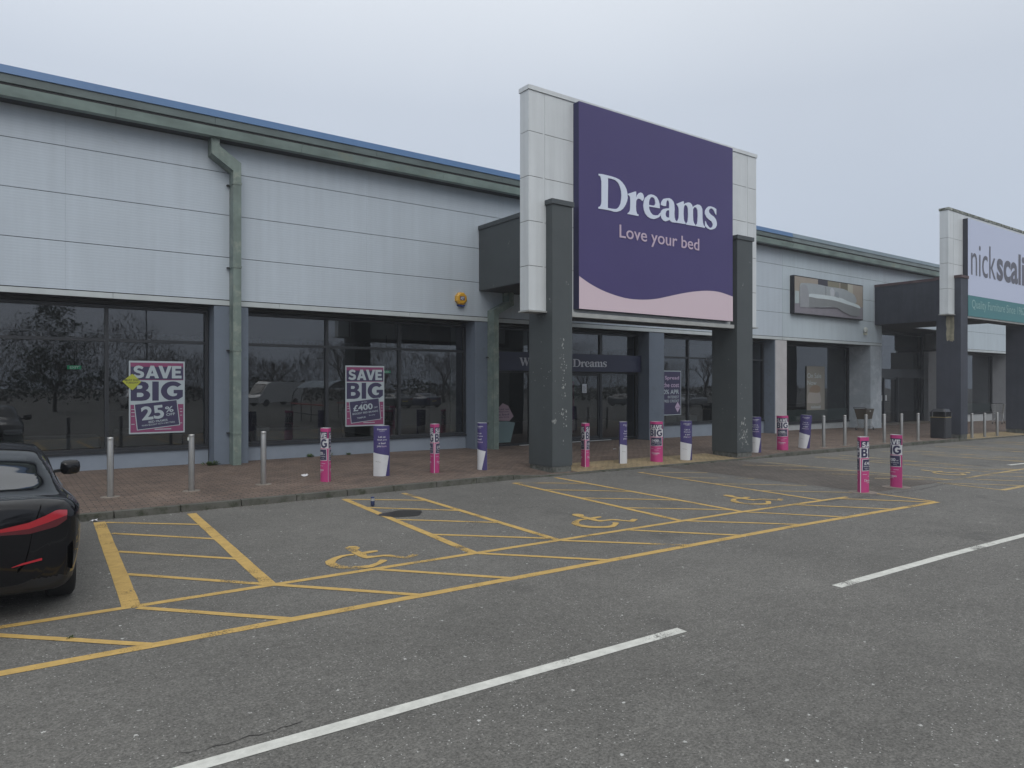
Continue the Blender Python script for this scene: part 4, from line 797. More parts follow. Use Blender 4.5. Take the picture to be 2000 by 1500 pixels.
def cover_art(kind,Hc):
    a=MB(); 
    def put(vf,layer,m): a.add([(v[0],v[1],.0012*layer+.0006) for v in vf[0]],vf[1],m)
    W_=ARC; H_=Hc; fromtop=lambda t:H_*(1-t)
    def T(s,u0,u1,t1,t0,off,m,lay=3,fn=None): put(fit(text2d(s,off),W_*u0,W_*u1,fromtop(t1),fromtop(t0)),lay,m)
    if kind=='pink':
        put(flat2d(rect(W_*.04,W_*.97,fromtop(.185),fromtop(.065))),1,PN); put(fit(heavy('SAVE'),W_*.09,W_*.92,fromtop(.178),fromtop(.085)),3,CWH)
        put(flat2d(rect(W_*.0,W_*1,fromtop(.375),fromtop(.187))),1,CWH); put(fit(heavy('BIG'),W_*.05,W_*.95,fromtop(.367),fromtop(.197)),2,PN)
        put(flat2d([[(W_*.08,fromtop(.61)),(W_*.95,fromtop(.60)),(W_*.93,fromtop(.385)),(W_*.1,fromtop(.395))]]),1,CWH)
        put(flat2d([[(W_*.11,fromtop(.60)),(W_*.92,fromtop(.59)),(W_*.90,fromtop(.393)),(W_*.13,fromtop(.403))]]),2,PN)
        T('£400',.2,.7,.50,.44,.022,CWH); T('OFF',.73,.84,.495,.475,.012,CWH); T('BIGGEST BED BRANDS',.17,.86,.535,.517,.012,CWH); T('TEMPUR',.2,.45,.575,.56,.01,CWH); T('Sealy',.6,.78,.572,.557,.006,CWH)
        for tt,u0,u1 in [(.665,.12,.35),(.655,.6,.85),(.70,.4,.7)]: put(flat2d(rect(W_*u0,W_*u1,fromtop(tt+.006),fromtop(tt))),1,CWH)
        put(logo(W_*.2,W_*.75,fromtop(.80),.045),2,CWH); put(flat2d(rect(W_*.33,W_*.62,fromtop(.822),fromtop(.816))),2,CWH)
        put(flat2d(rect(0,W_*.035,0,fromtop(.38))),1,CWH)
    else:
        put(logo(W_*.22,W_*.78,fromtop(.085),.03),2,CWH); put(flat2d(rect(W_*.35,W_*.65,fromtop(.107),fromtop(.102))),2,CWH)
        for i,(s,u0,u1) in enumerate([('Let us',.30,.68),('find you',.24,.76),('a bed',.32,.68)]): T(s,u0,u1,.235+.063*i,.2+.063*i-(.0),.014,CWH,2)
        T('you',.22,.44,.432,.392,.014,CWH,2); T('love',.48,.76,.422,.385,.004,SPNK,2)
        put(flat2d([[(0,fromtop(.53)),(W_*.93,fromtop(.60)),(W_*.70,0.002),(0,0.002)]]),1,CWH)
        for k in range(3): put(flat2d(rect(W_*(.15+.1*k),W_*(.23+.1*k),fromtop(.71+.005*k),fromtop(.705+.005*k))),2,PD)
    return a
def cover(kind,Hc=1.04):
    t=thing('bollard_cover','x','bollard cover')
    main=CPK if kind=='pink' else CNV
    ring=[(x,y) for x,y in LF]+[(-x,-y) for x,y in LF[1:-1]]; n=len(ring); mb=MB()
    vs=[(x,y,0) for x,y in ring]+[(x,y,Hc) for x,y in ring]; mb.add(vs,[(k,(k+1)%n,n+(k+1)%n,n+k) for k in range(n)],main,True)
    vs=[(x*.985,y*.98,.01) for x,y in ring]+[(x*.985,y*.98,Hc) for x,y in ring]; mb.add(vs,[(k,n+k,n+(k+1)%n,(k+1)%n) for k in range(n)],CWH,True)
    vs=[(x,y,Hc) for x,y in ring]+[(x*.985,y*.98,Hc) for x,y in ring]; mb.add(vs,[(k,(k+1)%n,n+(k+1)%n,n+k) for k in range(n)],CWH)
    local_noN(mb,'sleeve',t)
    a=cover_art(kind,Hc); co,fs,ms=wrapmesh(a,Hc); out=MB()
    for k,m in enumerate(a.mats): out.mi(m)
    for sgn in (1,-1):
        base=len(out.v)
        for x,y,z in co:
            px_,py_=lens_at(x,z); out.v.append((sgn*px_,sgn*py_,y))
        for f,mm in zip(fs,ms): out.f.append([i+base for i in f]); out.m.append(mm); out.sm.append(False)
    local_noN(out,'printed_artwork',t)
    mb=MB(); mb.lathe([(.05,-.01),(.05,Hc-.10),(.04,Hc-.085),(0,Hc-.08)],STEEL,20); local(mb,'bollard_core',t)
    return t
def local_noN(mb,name,root):
    o=mb.build(name,root,org=(0,0,0),normals=False); ORG[o.name]=(0,0,0); return o
protos={'pink':cover('pink'),'navy':cover('navy')}; used=set()
CV=[('pink',5.17,13.40,74,0,'pink sale bollard cover turned edge-on, leftmost in front of the middle window'),
('navy',6.41,13.50,-6,0,'wide navy and white bollard cover directly below the 400 pounds poster'),
('pink',7.60,13.38,95,0,'slim pink sale bollard cover standing between two navy ones left of the portal'),
('navy',8.73,13.24,50,0,'navy and white bollard cover nearest the left portal pillar on its left'),
('pink',11.42,12.82,92,0,'pink sale bollard cover seen edge-on just right of the left portal pillar'),
('navy',12.72,12.86,-62,0,'navy and white bollard cover in front of the glass entrance doors'),
('pink',13.77,12.71,12,0,'pink sale bollard cover in front of the blue-grey pier under the purple sign'),
('navy',14.82,12.62,-24,0,'navy and white bollard cover just left of the right portal pillar'),
('navy',17.97,12.72,-8,0,'navy and white bollard cover half hidden behind the right portal pillar'),
('pink',19.23,12.66,3,0,'pink sale bollard cover facing front before the pale pinkish pier'),
('navy',20.42,12.69,0,4,'leaning navy and white bollard cover before the tall display window'),
('pink',13.19,6.98,-72,0,'pink sale bollard cover on the brick crossing, nearer to the camera'),
('pink',14.45,6.98,52,0,'pink sale bollard cover on the brick crossing, farther right')]
for kind,x_,y_,a,lean,lab in CV:
    o=protos[kind] if kind not in used else copy_tree(protos[kind]); used.add(kind)
    vx,vy=-x_,-y_   # towards the camera
    base=math.atan2(vy,vx)+R(90)  # local -Y faces the camera
    z_=pav(x_,y_) if y_>10 else h(x_)+.005
    o.location=(x_,y_,z_); o.rotation_euler=(0,R(lean),base-R(a)); o['label']=lab; o['group']='printed covers slipped over the bollards'
    if y_<10:
        mb=MB(); mb.lathe([(.26,.002),(.24,.006),(0,.008)],mat('mortar_collar',(.2,.2,.2)),14); k=local(mb,'mortar_collar',o)

# =============== bin, trolleys, can, weeds ===============
BK=mat('bin_black',(.018,.019,.024),.4,noise=.1)
t=thing('litter_bin','black hooded litter bin with a gold band against the dark indigo pillar','litter bin',(29.62,12.62,pav(29.6,12.6)))
mb=MB(); 
def rbox(mb,w,d,z0,z1,m,r=.06,n=5,tap=1.0):
    pts=[]
    for cx,cy,a0 in [(w/2-r,d/2-r,0),(-w/2+r,d/2-r,90),(-w/2+r,-d/2+r,180),(w/2-r,-d/2+r,270)]:
        for k in range(n+1): a=R(a0+90*k/n); pts.append((cx+r*math.cos(a),cy+r*math.sin(a)))
    N_=len(pts); mb.add([(x,y,z0) for x,y in pts]+[(x*tap,y*tap,z1) for x,y in pts],[tuple(range(N_))[::-1],tuple(range(N_,2*N_))]+[(k,(k+1)%N_,N_+(k+1)%N_,N_+k) for k in range(N_)],m)
rbox(mb,.56,.56,0,.80,BK); local(mb,'bin_body',t)
mb=MB(); rbox(mb,.575,.575,.802,.822,mat('gold_band',(.45,.36,.16),.35,metal=.6)); local(mb,'gold_band',t)
mb=MB(); rbox(mb,.54,.54,1.02,1.13,BK,tap=.8); 
for sx,sy in ((1,1),(1,-1),(-1,1),(-1,-1)): mb.box(sx*.25-.03,sx*.25+.03,sy*.25-.03,sy*.25+.03,.823,1.019,BK)
mb.box(-.2,.2,-.2,.2,.823,1.01,mat('bin_opening',(.006,.006,.008),.9)); local(mb,'hood',t)
CHR=mat('trolley_chrome',(.40,.40,.39),.3,metal=.9); RUB=mat('castor_rubber',(.02,.02,.02),.7); BRN=mat('brown_panel_plastic',(.075,.06,.042),.6,noise=.1)
def trolley(panels):
    t=thing('shopping_trolley','x','trolley'); mb=MB(); z0,z1=.52,.98
    L0,L1,w0,w1=-.42,.45,.22,.27; bot=[(-.36,-.18),(.40,-.15),(.40,.15),(-.36,.18)]; top=[(-.46,-.27),(.50,-.22),(.50,.22),(-.46,.27)]
    for k in range(4): mb.tube([(*bot[k],z0),(*bot[(k+1)%4],z0)],.006,CHR,6); mb.tube([(*top[k],z1),(*top[(k+1)%4],z1)],.009,CHR,6); mb.tube([(*bot[k],z0),(*top[k],z1)],.007,CHR,6)
    for k in range(4):
        n=14 if k%2==0 else 8
        for i in range(1,n):
            f=i/n; a=Vector((*bot[k],z0)).lerp(Vector((*bot[(k+1)%4],z0)),f); b=Vector((*top[k],z1)).lerp(Vector((*top[(k+1)%4],z1)),f); mb.tube([a,b],.0028,CHR,4,False)
        for j in (1,2,3):
            f=j/4; a=Vector((*bot[k],z0)).lerp(Vector((*top[k],z1)),f); b=Vector((*bot[(k+1)%4],z0)).lerp(Vector((*top[(k+1)%4],z1)),f); mb.tube([a,b],.0035,CHR,4,False)
    local(mb,'wire_basket',t)
    if panels:
        mb=MB(); P=[Vector((*p,z0-.005)) for p in bot]+[Vector((*p,z1)) for p in top]
        for k in range(4):
            a,b,c,d=P[k],P[(k+1)%4],P[4+(k+1)%4],P[4+k]; cen=Vector((0,0,.75)); 
            q=[v+(v-cen).normalized()*.012 for v in (a,b,c,d)]; mb.add(q,[(0,1,2,3)],BRN)
        local(mb,'side_panels',t)
        mb=MB(); mb.box(-.05,.04,-.262,-.25,.86,.90,WPL); local(mb,'label_sticker',t)
    mb=MB(); mb.tube([(-.46,-.27,z1),(-.56,-.27,1.04),(-.56,.27,1.04),(-.46,.27,z1)],.014,RUB,8); local(mb,'handle',t)
    mb=MB()
    for s in (1,-1): mb.tube([(.36,s*.15,z0),(.30,s*.16,.30),(-.2,s*.19,.20),(-.42,s*.22,.14)],.011,CHR,6); mb.tube([(.30,s*.16,.30),(.46,s*.18,.14)],.011,CHR,6); mb.tube([(-.36,s*.18,z0),(-.2,s*.19,.20)],.011,CHR,6)
    mb.tube([(-.42,-.22,.14),(-.42,.22,.14)],.01,CHR,6); mb.tube([(.46,-.18,.14),(.46,.18,.14)],.01,CHR,6); local(mb,'chassis',t)
    for x_ in (-.42,.46):
        for s in (1,-1):
            mb=MB(); mb.lathe([(.02,-.015),(.058,-.013),(.062,0),(.058,.013),(.02,.015)],RUB,14,axis='y',c=(x_,s*.20,.062)); mb.box(x_-.012,x_+.012,s*.2-.02,s*.2-.016,.06,.145,CHR); mb.box(x_-.012,x_+.012,s*.2+.016,s*.2+.02,.06,.145,CHR); local(mb,'castor',t)
    return t
t=trolley(True); t.location=(32.25,17.0,pav(32,17)); t.rotation_euler=(0,0,R(5)); t['label']='shopping trolley with dark brown basket sides beside the peeling pier'
t=trolley(False); t.location=(45.6,16.4,pav(45,16)); t.rotation_euler=(0,0,R(12)); t.scale=(1.1,1.1,1.1); t['label']='bare wire shopping trolley behind the three steel bollards at right'
t=thing('drinks_can','crushed-topped silver and blue drinks can standing on the hatched bay line','drinks can',(4.93,10.72,.012))
mb=MB(); mb.lathe([(.0,.002),(.024,.0),(.032,.012),(.033,.02),(.033,.125),(.026,.145),(.026,.15),(.02,.146),(0,.144)],mat('can_blue',(.04,.06,.16),.3,metal=.6),20); local(mb,'can_body',t)
mb=MB(); mb.lathe([(.0338,.085),(.0338,.128)],mat('can_silver',(.55,.57,.6),.3,metal=.7),20); local(mb,'can_print',t)
WG=mat('weed_green',(.05,.085,.025),.7,noise=.3,nscale=20)
def weed(x_,y_,s,n,lab):
    mb=MB(); z_=pav(x_,y_)
    for i in range(n):
        a=random.uniform(0,6.28); l_=s*random.uniform(.5,1); el=random.uniform(.3,1.3); d=Vector((math.cos(a)*math.cos(el),math.sin(a)*math.cos(el),math.sin(el)))*l_; sd=Vector((-math.sin(a),math.cos(a),0))*l_*.13
        p=Vector((x_+random.gauss(0,s*.3),y_+random.uniform(-.02,.05)*0,z_)); mid=p+d*.55+Vector((0,0,l_*.06)); tip=p+d+Vector((0,0,-l_*.12))
        mb.add([p,mid+sd,tip,mid-sd],[(0,1,2,3)],WG)
    o=mb.build('weed',normals=False); tag(o,lab,'weed',group='small weeds at the foot of the shopfront')
weed(3.98,17.52,.17,60,'clump of weed at the foot of the pier left of the large downpipe')
weed(6.55,18.02,.13,36,'weed at the wall foot behind the first pink bollard cover'); weed(7.0,18.03,.15,44,'bushier weed at the wall foot left of the second cover'); weed(7.6,18.03,.10,30,'small weed at the wall foot below the 400 pounds poster'); weed(8.6,18.03,.07,18,'tiny weed at the wall foot right of the second cover')
weed(1.2,6.9,.05,10,'tiny green sprig on the asphalt by the yellow lines at the bottom left')
_w=[o for o in COL.objects if o.get('label','').startswith('tiny green sprig')][0]; _w.location=(-.75,-.35,-.1); del _w['group']
# =============== cars ===============
BPAINT=mat('black_car_paint',(.0025,.0025,.004),.05,spec=.45); CGL=mat('dark_car_glass',(.006,.007,.009),.03,spec=.9); BTRIM=mat('black_car_trim',(.01,.01,.011),.5)
GAPM=mat('panel_gap_black',(.0005,.0005,.0005),1.0,spec=0); TYRE=mat('tyre_rubber',(.012,.012,.013),.8,noise=.2,nscale=20); RIM=mat('dark_alloy',(.10,.10,.11),.35,metal=.8); LAMP=mat('red_tail_lamp',(.36,.012,.022),.12,coat=1); LAMPD=mat('dark_red_lamp',(.09,.006,.012),.15,coat=1); HL=mat('headlamp_glass',(.3,.32,.34),.1,coat=1); PLATE=mat('yellow_number_plate',(.55,.42,.03),.5)
ST=[ # y, x[10], z[10] : underside centre ... roof centre
(0.00,[0,.42,.58,.64,.63,.57,.45,.30,.14,0],[.33,.33,.40,.58,.83,.925,.955,.97,.975,.975]),
(0.03,[0,.60,.73,.785,.78,.70,.55,.37,.17,0],[.27,.27,.34,.56,.86,.965,.985,1.0,1.008,1.01]),
(0.12,[0,.68,.79,.85,.85,.765,.61,.43,.20,0],[.23,.23,.31,.57,.89,.992,1.020,1.028,1.036,1.038]),
(0.30,[0,.71,.83,.885,.885,.795,.655,.48,.24,0],[.21,.21,.29,.58,.90,.995,1.020,1.028,1.034,1.036]),
(0.50,[0,.72,.84,.895,.895,.80,.67,.52,.27,0],[.20,.20,.28,.60,.90,.998,1.050,1.065,1.07,1.07]),
(0.85,[0,.74,.85,.90,.90,.80,.70,.57,.30,0],[.19,.19,.28,.60,.89,.995,1.11,1.165,1.18,1.185]),
(1.30,[0,.74,.85,.895,.895,.80,.715,.60,.32,0],[.18,.18,.27,.58,.87,.985,1.17,1.275,1.30,1.305]),
(1.90,[0,.74,.85,.885,.885,.80,.72,.61,.33,0],[.18,.18,.27,.56,.86,.965,1.21,1.33,1.36,1.365]),
(2.40,[0,.74,.85,.885,.885,.80,.715,.60,.33,0],[.18,.18,.27,.56,.85,.955,1.20,1.325,1.36,1.365]),
(2.90,[0,.74,.85,.885,.885,.79,.70,.58,.32,0],[.18,.18,.27,.56,.84,.945,1.14,1.25,1.285,1.29]),
(3.40,[0,.74,.85,.89,.885,.78,.70,.60,.34,0],[.18,.18,.27,.56,.83,.93,.975,1.00,1.025,1.03]),
(3.80,[0,.73,.84,.885,.87,.74,.64,.52,.28,0],[.19,.19,.28,.56,.80,.89,.92,.935,.95,.95]),
(4.20,[0,.66,.77,.83,.80,.67,.56,.44,.22,0],[.20,.20,.28,.52,.73,.80,.83,.845,.855,.86]),
(4.40,[0,.50,.62,.70,.66,.54,.44,.32,.16,0],[.23,.23,.30,.46,.64,.70,.73,.745,.755,.76]),
(4.48,[0,.28,.40,.48,.44,.36,.28,.2,.1,0],[.30,.30,.35,.45,.58,.63,.65,.66,.67,.67])]
def cr(a,b,c,d,t): return .5*((2*b)+(-a+c)*t+(2*a-5*b+4*c-d)*t*t+(-a+3*b-3*c+d)*t**3)
def car_rows(KU,KV):
    # interpolate along the length, then round the section
    n=len(ST); rows=[]
    for i in range(n-1):
        for k in range(KU+(1 if i==n-2 else 0)):
            t=k/KU; P=[ST[max(0,i-1)],ST[i],ST[i+1],ST[min(n-1,i+2)]]
            y=ST[i][0]+(ST[i+1][0]-ST[i][0])*t
            # finite-difference tangents with uneven spacing (monotone-ish)
            def f(get):
                y0,y1,y2,y3=[p[0] for p in P]; v0,v1,v2,v3=[get(p) for p in P]; d=y2-y1
                m1=(v2-v0)/(y2-y0)*d if i>0 else (v2-v1); m2=(v3-v1)/(y3-y1)*d if i<n-2 else (v2-v1)
                return (2*t**3-3*t*t+1)*v1+(t**3-2*t*t+t)*m1+(-2*t**3+3*t*t)*v2+(t**3-t*t)*m2
            xs_=[f(lambda p,q=q:p[1][q]) for q in range(10)]; zs_=[f(lambda p,q=q:p[2][q]) for q in range(10)]
            prof=[]
            for q in range(9):
                for j in range(KV+(1 if q==8 else 0)):
                    s=j/KV; a,b,c,d=max(0,q-1),q,q+1,min(9,q+2)
                    # tighter curve: blend of spline and straight line
                    X_=.5*cr(xs_[a],xs_[b],xs_[c],xs_[d],s)+.5*(xs_[b]+(xs_[c]-xs_[b])*s); Z_=.5*cr(zs_[a],zs_[b],zs_[c],zs_[d],s)+.5*(zs_[b]+(zs_[c]-zs_[b])*s)
                    prof.append((max(0,X_),Z_,q+s))
            prof[0]=(0,prof[0][1],0); prof[-1]=(0,prof[-1][1],9)
            rows.append((y,prof))
    return rows
def make_car(paint,KU=8,KV=7,arch=True):
    t=thing('parked_car','x','car')
    rows=car_rows(KU,KV); m=len(rows[0][1]); vs=[]; n=2*m-2
    for y,p in rows:
        for X_,Z_,q in p: vs.append((X_,y,Z_))
        for X_,Z_,q in p[-2:0:-1]: vs.append((-X_,y,Z_))
    fs=[];mi=[]
    def region(y,q,X_,Z_):
        q=q if q<=9 else 18-q
        ax=abs(X_)
        if .50<y<1.28 and q>6.5 and ax<.60-.09*(y-.5)/.78: return 1        # rear screen
        if 2.93<y<3.40 and q>7.0: return 1
        if 1.02<y<3.22 and 5.12<q<6.72:
            if 1.93<y<1.99: return 0
            return 1
        if y<.33:
            if Z_<.36: return 4
        if y>4.15 and ax>.38 and .56<Z_<.70: return 5
        if Z_<.27: return 4
        return 0
    for i in range(len(rows)-1):
        for k in range(n):
            a,b,c,d=i*n+k,i*n+(k+1)%n,(i+1)*n+(k+1)%n,(i+1)*n+k
            cx=sum(vs[j][0] for j in (a,b,c,d))/4; cy=sum(vs[j][1] for j in (a,b,c,d))/4; cz=sum(vs[j][2] for j in (a,b,c,d))/4
            q=(k+.5)/KV; fs.append((a,b,c,d)); mi.append(region(cy,q,cx,cz))
    fs.append(tuple(range(n))[::-1]); mi.append(0); L_=(len(rows)-1)*n; fs.append(tuple(range(L_,L_+n))); mi.append(0)
    me=bpy.data.meshes.new('body'); me.from_pydata(vs,[],fs)
    MM=[paint,CGL,LAMP,LAMPD,BTRIM,HL]
    for mm in MM: me.materials.append(mm)
    me.polygons.foreach_set('material_index',mi); me.polygons.foreach_set('use_smooth',[True]*len(fs)); me.update()
    bm=bmesh.new(); bm.from_mesh(me); bmesh.ops.recalc_face_normals(bm,faces=bm.faces); bm.to_mesh(me); bm.free()
    o=bpy.data.objects.new('body',me); COL.objects.link(o)
    if arch:
        cut=MB()
        for y_ in (.80,3.47):
            for s in (1,-1):
                cut.lathe([(0,s*.58),(.372,s*.58),(.372,s*1.1),(0,s*1.1)],BTRIM,40,axis='x',c=(0,y_,.335),smooth=True)
        cm=cut.mesh('cut'); bm=bmesh.new(); bm.from_mesh(cm); bmesh.ops.remove_doubles(bm,verts=bm.verts,dist=1e-5); bmesh.ops.recalc_face_normals(bm,faces=bm.faces); bm.to_mesh(cm); bm.free()
        co_=bpy.data.objects.new('cut',cm); COL.objects.link(co_)
        md=o.modifiers.new('b','BOOLEAN'); md.operation='DIFFERENCE'; md.object=co_; md.solver='EXACT'; md.material_mode='TRANSFER'
        dg=bpy.context.evaluated_depsgraph_get(); me2=bpy.data.meshes.new_from_object(o.evaluated_get(dg)); 
        o.modifiers.clear(); bpy.data.objects.remove(co_)
        if len(me2.polygons)>100: o.data=me2; me=me2
    mats=list(me.materials); names=[x.name for x in mats]
    groups={}
    for p in me.polygons:
        nm=names[p.material_index] if p.material_index<len(names) else ''
        groups.setdefault(nm,[]).append(p)
    V=[tuple(v.co) for v in me.vertices]; N_=[tuple(v.normal) for v in me.vertices]
    split={'body':[paint.name,BTRIM.name],'window':[CGL.name],'tail_light':[LAMP.name,LAMPD.name],'headlight':[HL.name]}
    def emit(name,polys):
        used={};vv=[];ff=[];mm=[]; mb=MB()
        for p in polys:
            f=[]
            for i in p.vertices:
                if i not in used: used[i]=len(vv); vv.append(V[i])
                f.append(used[i])
            ff.append(f); mm.append(mb.mi(mats[p.material_index]))
        mb.v=vv; mb.f=ff; mb.m=mm; mb.sm=[True]*len(ff); 
        ob=mb.build(name,t,org=(0,0,0),normals=False); ORG[ob.name]=(0,0,0); return ob
    body=None
    allp=lambda ns:[p for n_ in ns for p in groups.get(n_,[])]
    body=emit('body',allp(split['body']))
    def cen(p): return p.center
    gp=allp(split['window'])
    emit('rear_window',[p for p in gp if cen(p).y<1.34 and abs(cen(p).x)<.605 and cen(p).z>1.0 and p.normal.x**2<.45])
    rest=[p for p in gp if not (cen(p).y<1.34 and p.normal.x**2<.45 and cen(p).z>1.0 and abs(cen(p).x)<.605)]
    emit('windscreen',[p for p in rest if cen(p).y>2.9 and p.normal.x**2<.35])
    sd=[p for p in rest if not (cen(p).y>2.9 and p.normal.x**2<.35)]
    for s in (1,-1): emit('side_window',[p for p in sd if cen(p).x*s>0])
    for s in (1,-1): 
        a=[p for p in allp(split['tail_light']) if cen(p).x*s>0]; 
        if a: emit('tail_light',a)
        a=[p for p in allp(split['headlight']) if cen(p).x*s>0]
        if a: emit('headlight',a)
    # tail lamps, reflectors and boot seam laid on the tail surface
    from mathutils.bvhtree import BVHTree
    bv=BVHTree.FromPolygons([v.co for v in me.vertices],[tuple(p.vertices) for p in me.polygons])
    def skin(mb,xsamp,lo,hi,mm,nv=4,off=.004):
        vs=[];k=0
        for x in xsamp:
            for j in range(nv+1):
                z=lo(x)+(hi(x)-lo(x))*j/nv; hit=bv.ray_cast(Vector((x,-2,z)),Vector((0,1,0)))
                if hit[0] is None: hit=(Vector((x,.5,z)),Vector((0,-1,0)))
                nn=hit[1] if hit[1].y<0 else -hit[1]; q_=hit[0]+nn*off; vs.append((q_.x,q_.y,q_.z)); 
            k+=1
        mb.add(vs,[(a*(nv+1)+j,(a+1)*(nv+1)+j,(a+1)*(nv+1)+j+1,a*(nv+1)+j+1) for a in range(k-1) for j in range(nv)],mm,True)
    def pw(pts):
        def f(x):
            x=abs(x)
            for (a,va),(b_,vb) in zip(pts,pts[1:]):
                if x<=b_: return va+(vb-va)*max(0,(x-a))/(b_-a)
            return pts[-1][1]
        return f
    lo=pw([(.1,.752),(.3,.754),(.5,.744),(.7,.785),(.77,.835),(.86,.85)]); hi=pw([(.1,.79),(.3,.805),(.5,.84),(.62,.888),(.70,.925),(.77,.912),(.86,.88)]); mid=lambda x:lo(x)+.45*(hi(x)-lo(x))
    for s in (1,-1):
        xs_=[s*(.12+.65*k/24) for k in range(25)]
        mb=MB(); skin(mb,xs_,mid,hi,LAMP,4,.007); skin(mb,xs_,lo,mid,LAMPD,3,.005)
        tl=local_noN(mb,'tail_light',t)
        mb=MB(); skin(mb,[s*(.38+.21*k/6) for k in range(7)],pw([(.38,.478),(.59,.512)]),pw([(.38,.482),(.45,.505),(.59,.532)]),LAMP,2,.004); local_noN(mb,'reflector',t)
        mb=MB(); sm_=pw([(.40,.42),(.47,.5),(.50,.62),(.53,.80),(.585,.97)])
        skin(mb,[s*(.42+.165*k/20) for k in range(21)],lambda x:sm_(x)-.014,lambda x:sm_(x)+.014,GAPM,1,.003); local_noN(mb,'boot_seam',t)
        mb=MB(); skin(mb,[s*(.775+.04*k/4) for k in range(5)],pw([(.775,.42),(.815,.38)]),pw([(.775,.60),(.815,.64)]),GAPM,5,.004); local_noN(mb,'bumper_vent',t)
    bpy.data.objects.remove(o)
    for y_ in (.80,3.47):
        for s in (1,-1):
            prof=[(.235,s*.64),(.30,s*.645),(.326,s*.66),(.333,s*.70),(.334,s*.76),(.333,s*.82),(.326,s*.855),(.30,s*.875),(.235,s*.87)]
            mb=MB(); mb.lathe(prof,TYRE,48,axis='x',c=(0,y_,.335)); w_=local(mb,'wheel',t)
            mb=MB(); mb.lathe([(.236,s*.66),(.236,s*.868),(.222,s*.865),(.215,s*.80)],RIM,40,axis='x',c=(0,y_,.335)); mb.lathe([(0,s*.86),(.045,s*.855),(.05,s*.82)],RIM,20,axis='x',c=(0,y_,.335))
            for k in range(10):
                a=2*math.pi*k/10; ca_,sa_=math.cos(a),math.sin(a); wq=.016
                pp=[]
                for r_ in (.03,.232):
                    for tt in (-wq,wq): pp.append((y_+r_*ca_-tt*sa_,.335+r_*sa_+tt*ca_))
                mb.hexa([(s*.81,*pp[0]),(s*.81,*pp[1]),(s*.81,*pp[3]),(s*.81,*pp[2]),(s*.852,*pp[0]),(s*.852,*pp[1]),(s*.852,*pp[3]),(s*.852,*pp[2])],RIM)
            mb.lathe([(.0,s*.72),(.23,s*.72)],BTRIM,24,axis='x',c=(0,y_,.335))
            sub(mb,'rim',w_)
    for s in (1,-1):
        mb=MB()
        vs=[];fs=[]; nu,nv=10,12
        for i in range(nu+1):
            ph=math.pi*i/nu
            for j in range(nv):
                th=2*math.pi*j/nv; cc=math.copysign(abs(math.cos(th))**.6,math.cos(th)); ss=math.copysign(abs(math.sin(th))**.6,math.sin(th)); px_=s*(.99+.105*math.sin(ph)**.6*cc); py_=2.86-.05*math.cos(ph)*1.4+(.02 if math.cos(th)*s>0 else 0); pz_=1.0+.088*math.sin(ph)**.6*ss
                vs.append((px_,py_,pz_))
        for i in range(nu):
            for j in range(nv): fs.append((i*nv+j,i*nv+(j+1)%nv,(i+1)*nv+(j+1)%nv,(i+1)*nv+j))
        mb.add(vs,fs,paint,True); mb.hexa([(s*.76,2.88,.935),(s*.95,2.86,.95),(s*.95,2.93,.95),(s*.76,2.96,.935),(s*.76,2.88,.965),(s*.95,2.86,.985),(s*.95,2.93,.985),(s*.76,2.96,.965)],BTRIM)
        local(mb,'wing_mirror',t)
    mb=MB(); mb.box(-.26,.26,-.012,.0,.60,.71,PLATE); local(mb,'number_plate',t)
    # door handles, seams
    for s in (1,-1):
        for y_ in (1.72,2.62): mb=MB(); mb.box(s*.885,s*.905,y_-.09,y_+.09,.795,.815,paint); local(mb,'door_handle',t)
    mb=MB()
    for s in (1,-1):
        mb.tube([(s*.665,.62,.30),(s*.70,.36,.30)],.001,BTRIM,4)
    return t
c1=make_car(BPAINT,10,9)
c1.location=(-.30,7.19,0); c1['label']='black saloon car with red tail light parked nose-in, cut by the left edge'
# bumper vent, boot seam and exhaust finisher of the near car
def mini(paint,base,loc,rz,label,grp='cars parked on the far side of the car park',sc=(1,1,1)):
    o=copy_tree(base); o.location=loc; o.rotation_euler=(0,0,rz); o.scale=sc; o['label']=label; o['group']=grp
    for c in [o]+list(o.children_recursive):
        if c.type=='MESH' and any(m==base['_p'] for m in [s.name for s in c.data.materials if s]):
            c.data=c.data.copy()
            for k,m in enumerate(c.data.materials):
                if m and m.name==base['_p']: c.data.materials[k]=paint
    return o
SILVER=mat('silver_car_paint',(.42,.43,.45),.25,metal=.5,coat=.8)
c2=make_car(SILVER,3,3,arch=False); c2['_p']=SILVER.name
c2.location=(27,-22,h(27)); c2.rotation_euler=(0,0,R(180)); c2['label']='silver car in the far row nearest the lamp column'; c2['group']='cars parked on the far side of the car park'
YP=mat('yellow_car_paint',(.55,.50,.03),.3,coat=.8); GP=mat('grey_car_paint',(.10,.11,.12),.3,coat=.8); WPN=mat('white_car_paint',(.6,.6,.6),.3,coat=.8); BP2=mat('dark_blue_car_paint',(.02,.03,.08),.3,coat=.8)
mini(YP,c2,(41,-22,h(41)),R(95),'bright yellow small car driving across the far side',sc=(1,.85,1.12))
mini(GP,c2,(30,-22,h(30)),R(180),'dark grey car next to the silver one in the far row')
mini(WPN,c2,(9,-27,0),R(180),'white car alone below the conifer in the far row',sc=(1,1,1.1))
mini(SILVER,c2,(64,-16,h(60)),R(90),'silver estate car at the far right of the car park'); mini(GP,c2,(58,-24,h(58)),R(0),'grey car beside the last lamp column'); mini(BP2,c2,(33.2,-22.3,h(33)),R(180),'dark blue car at the end of the far row of three')
del c2['_p']
for o in list(COL.objects):
    if '_p' in o: del o['_p']

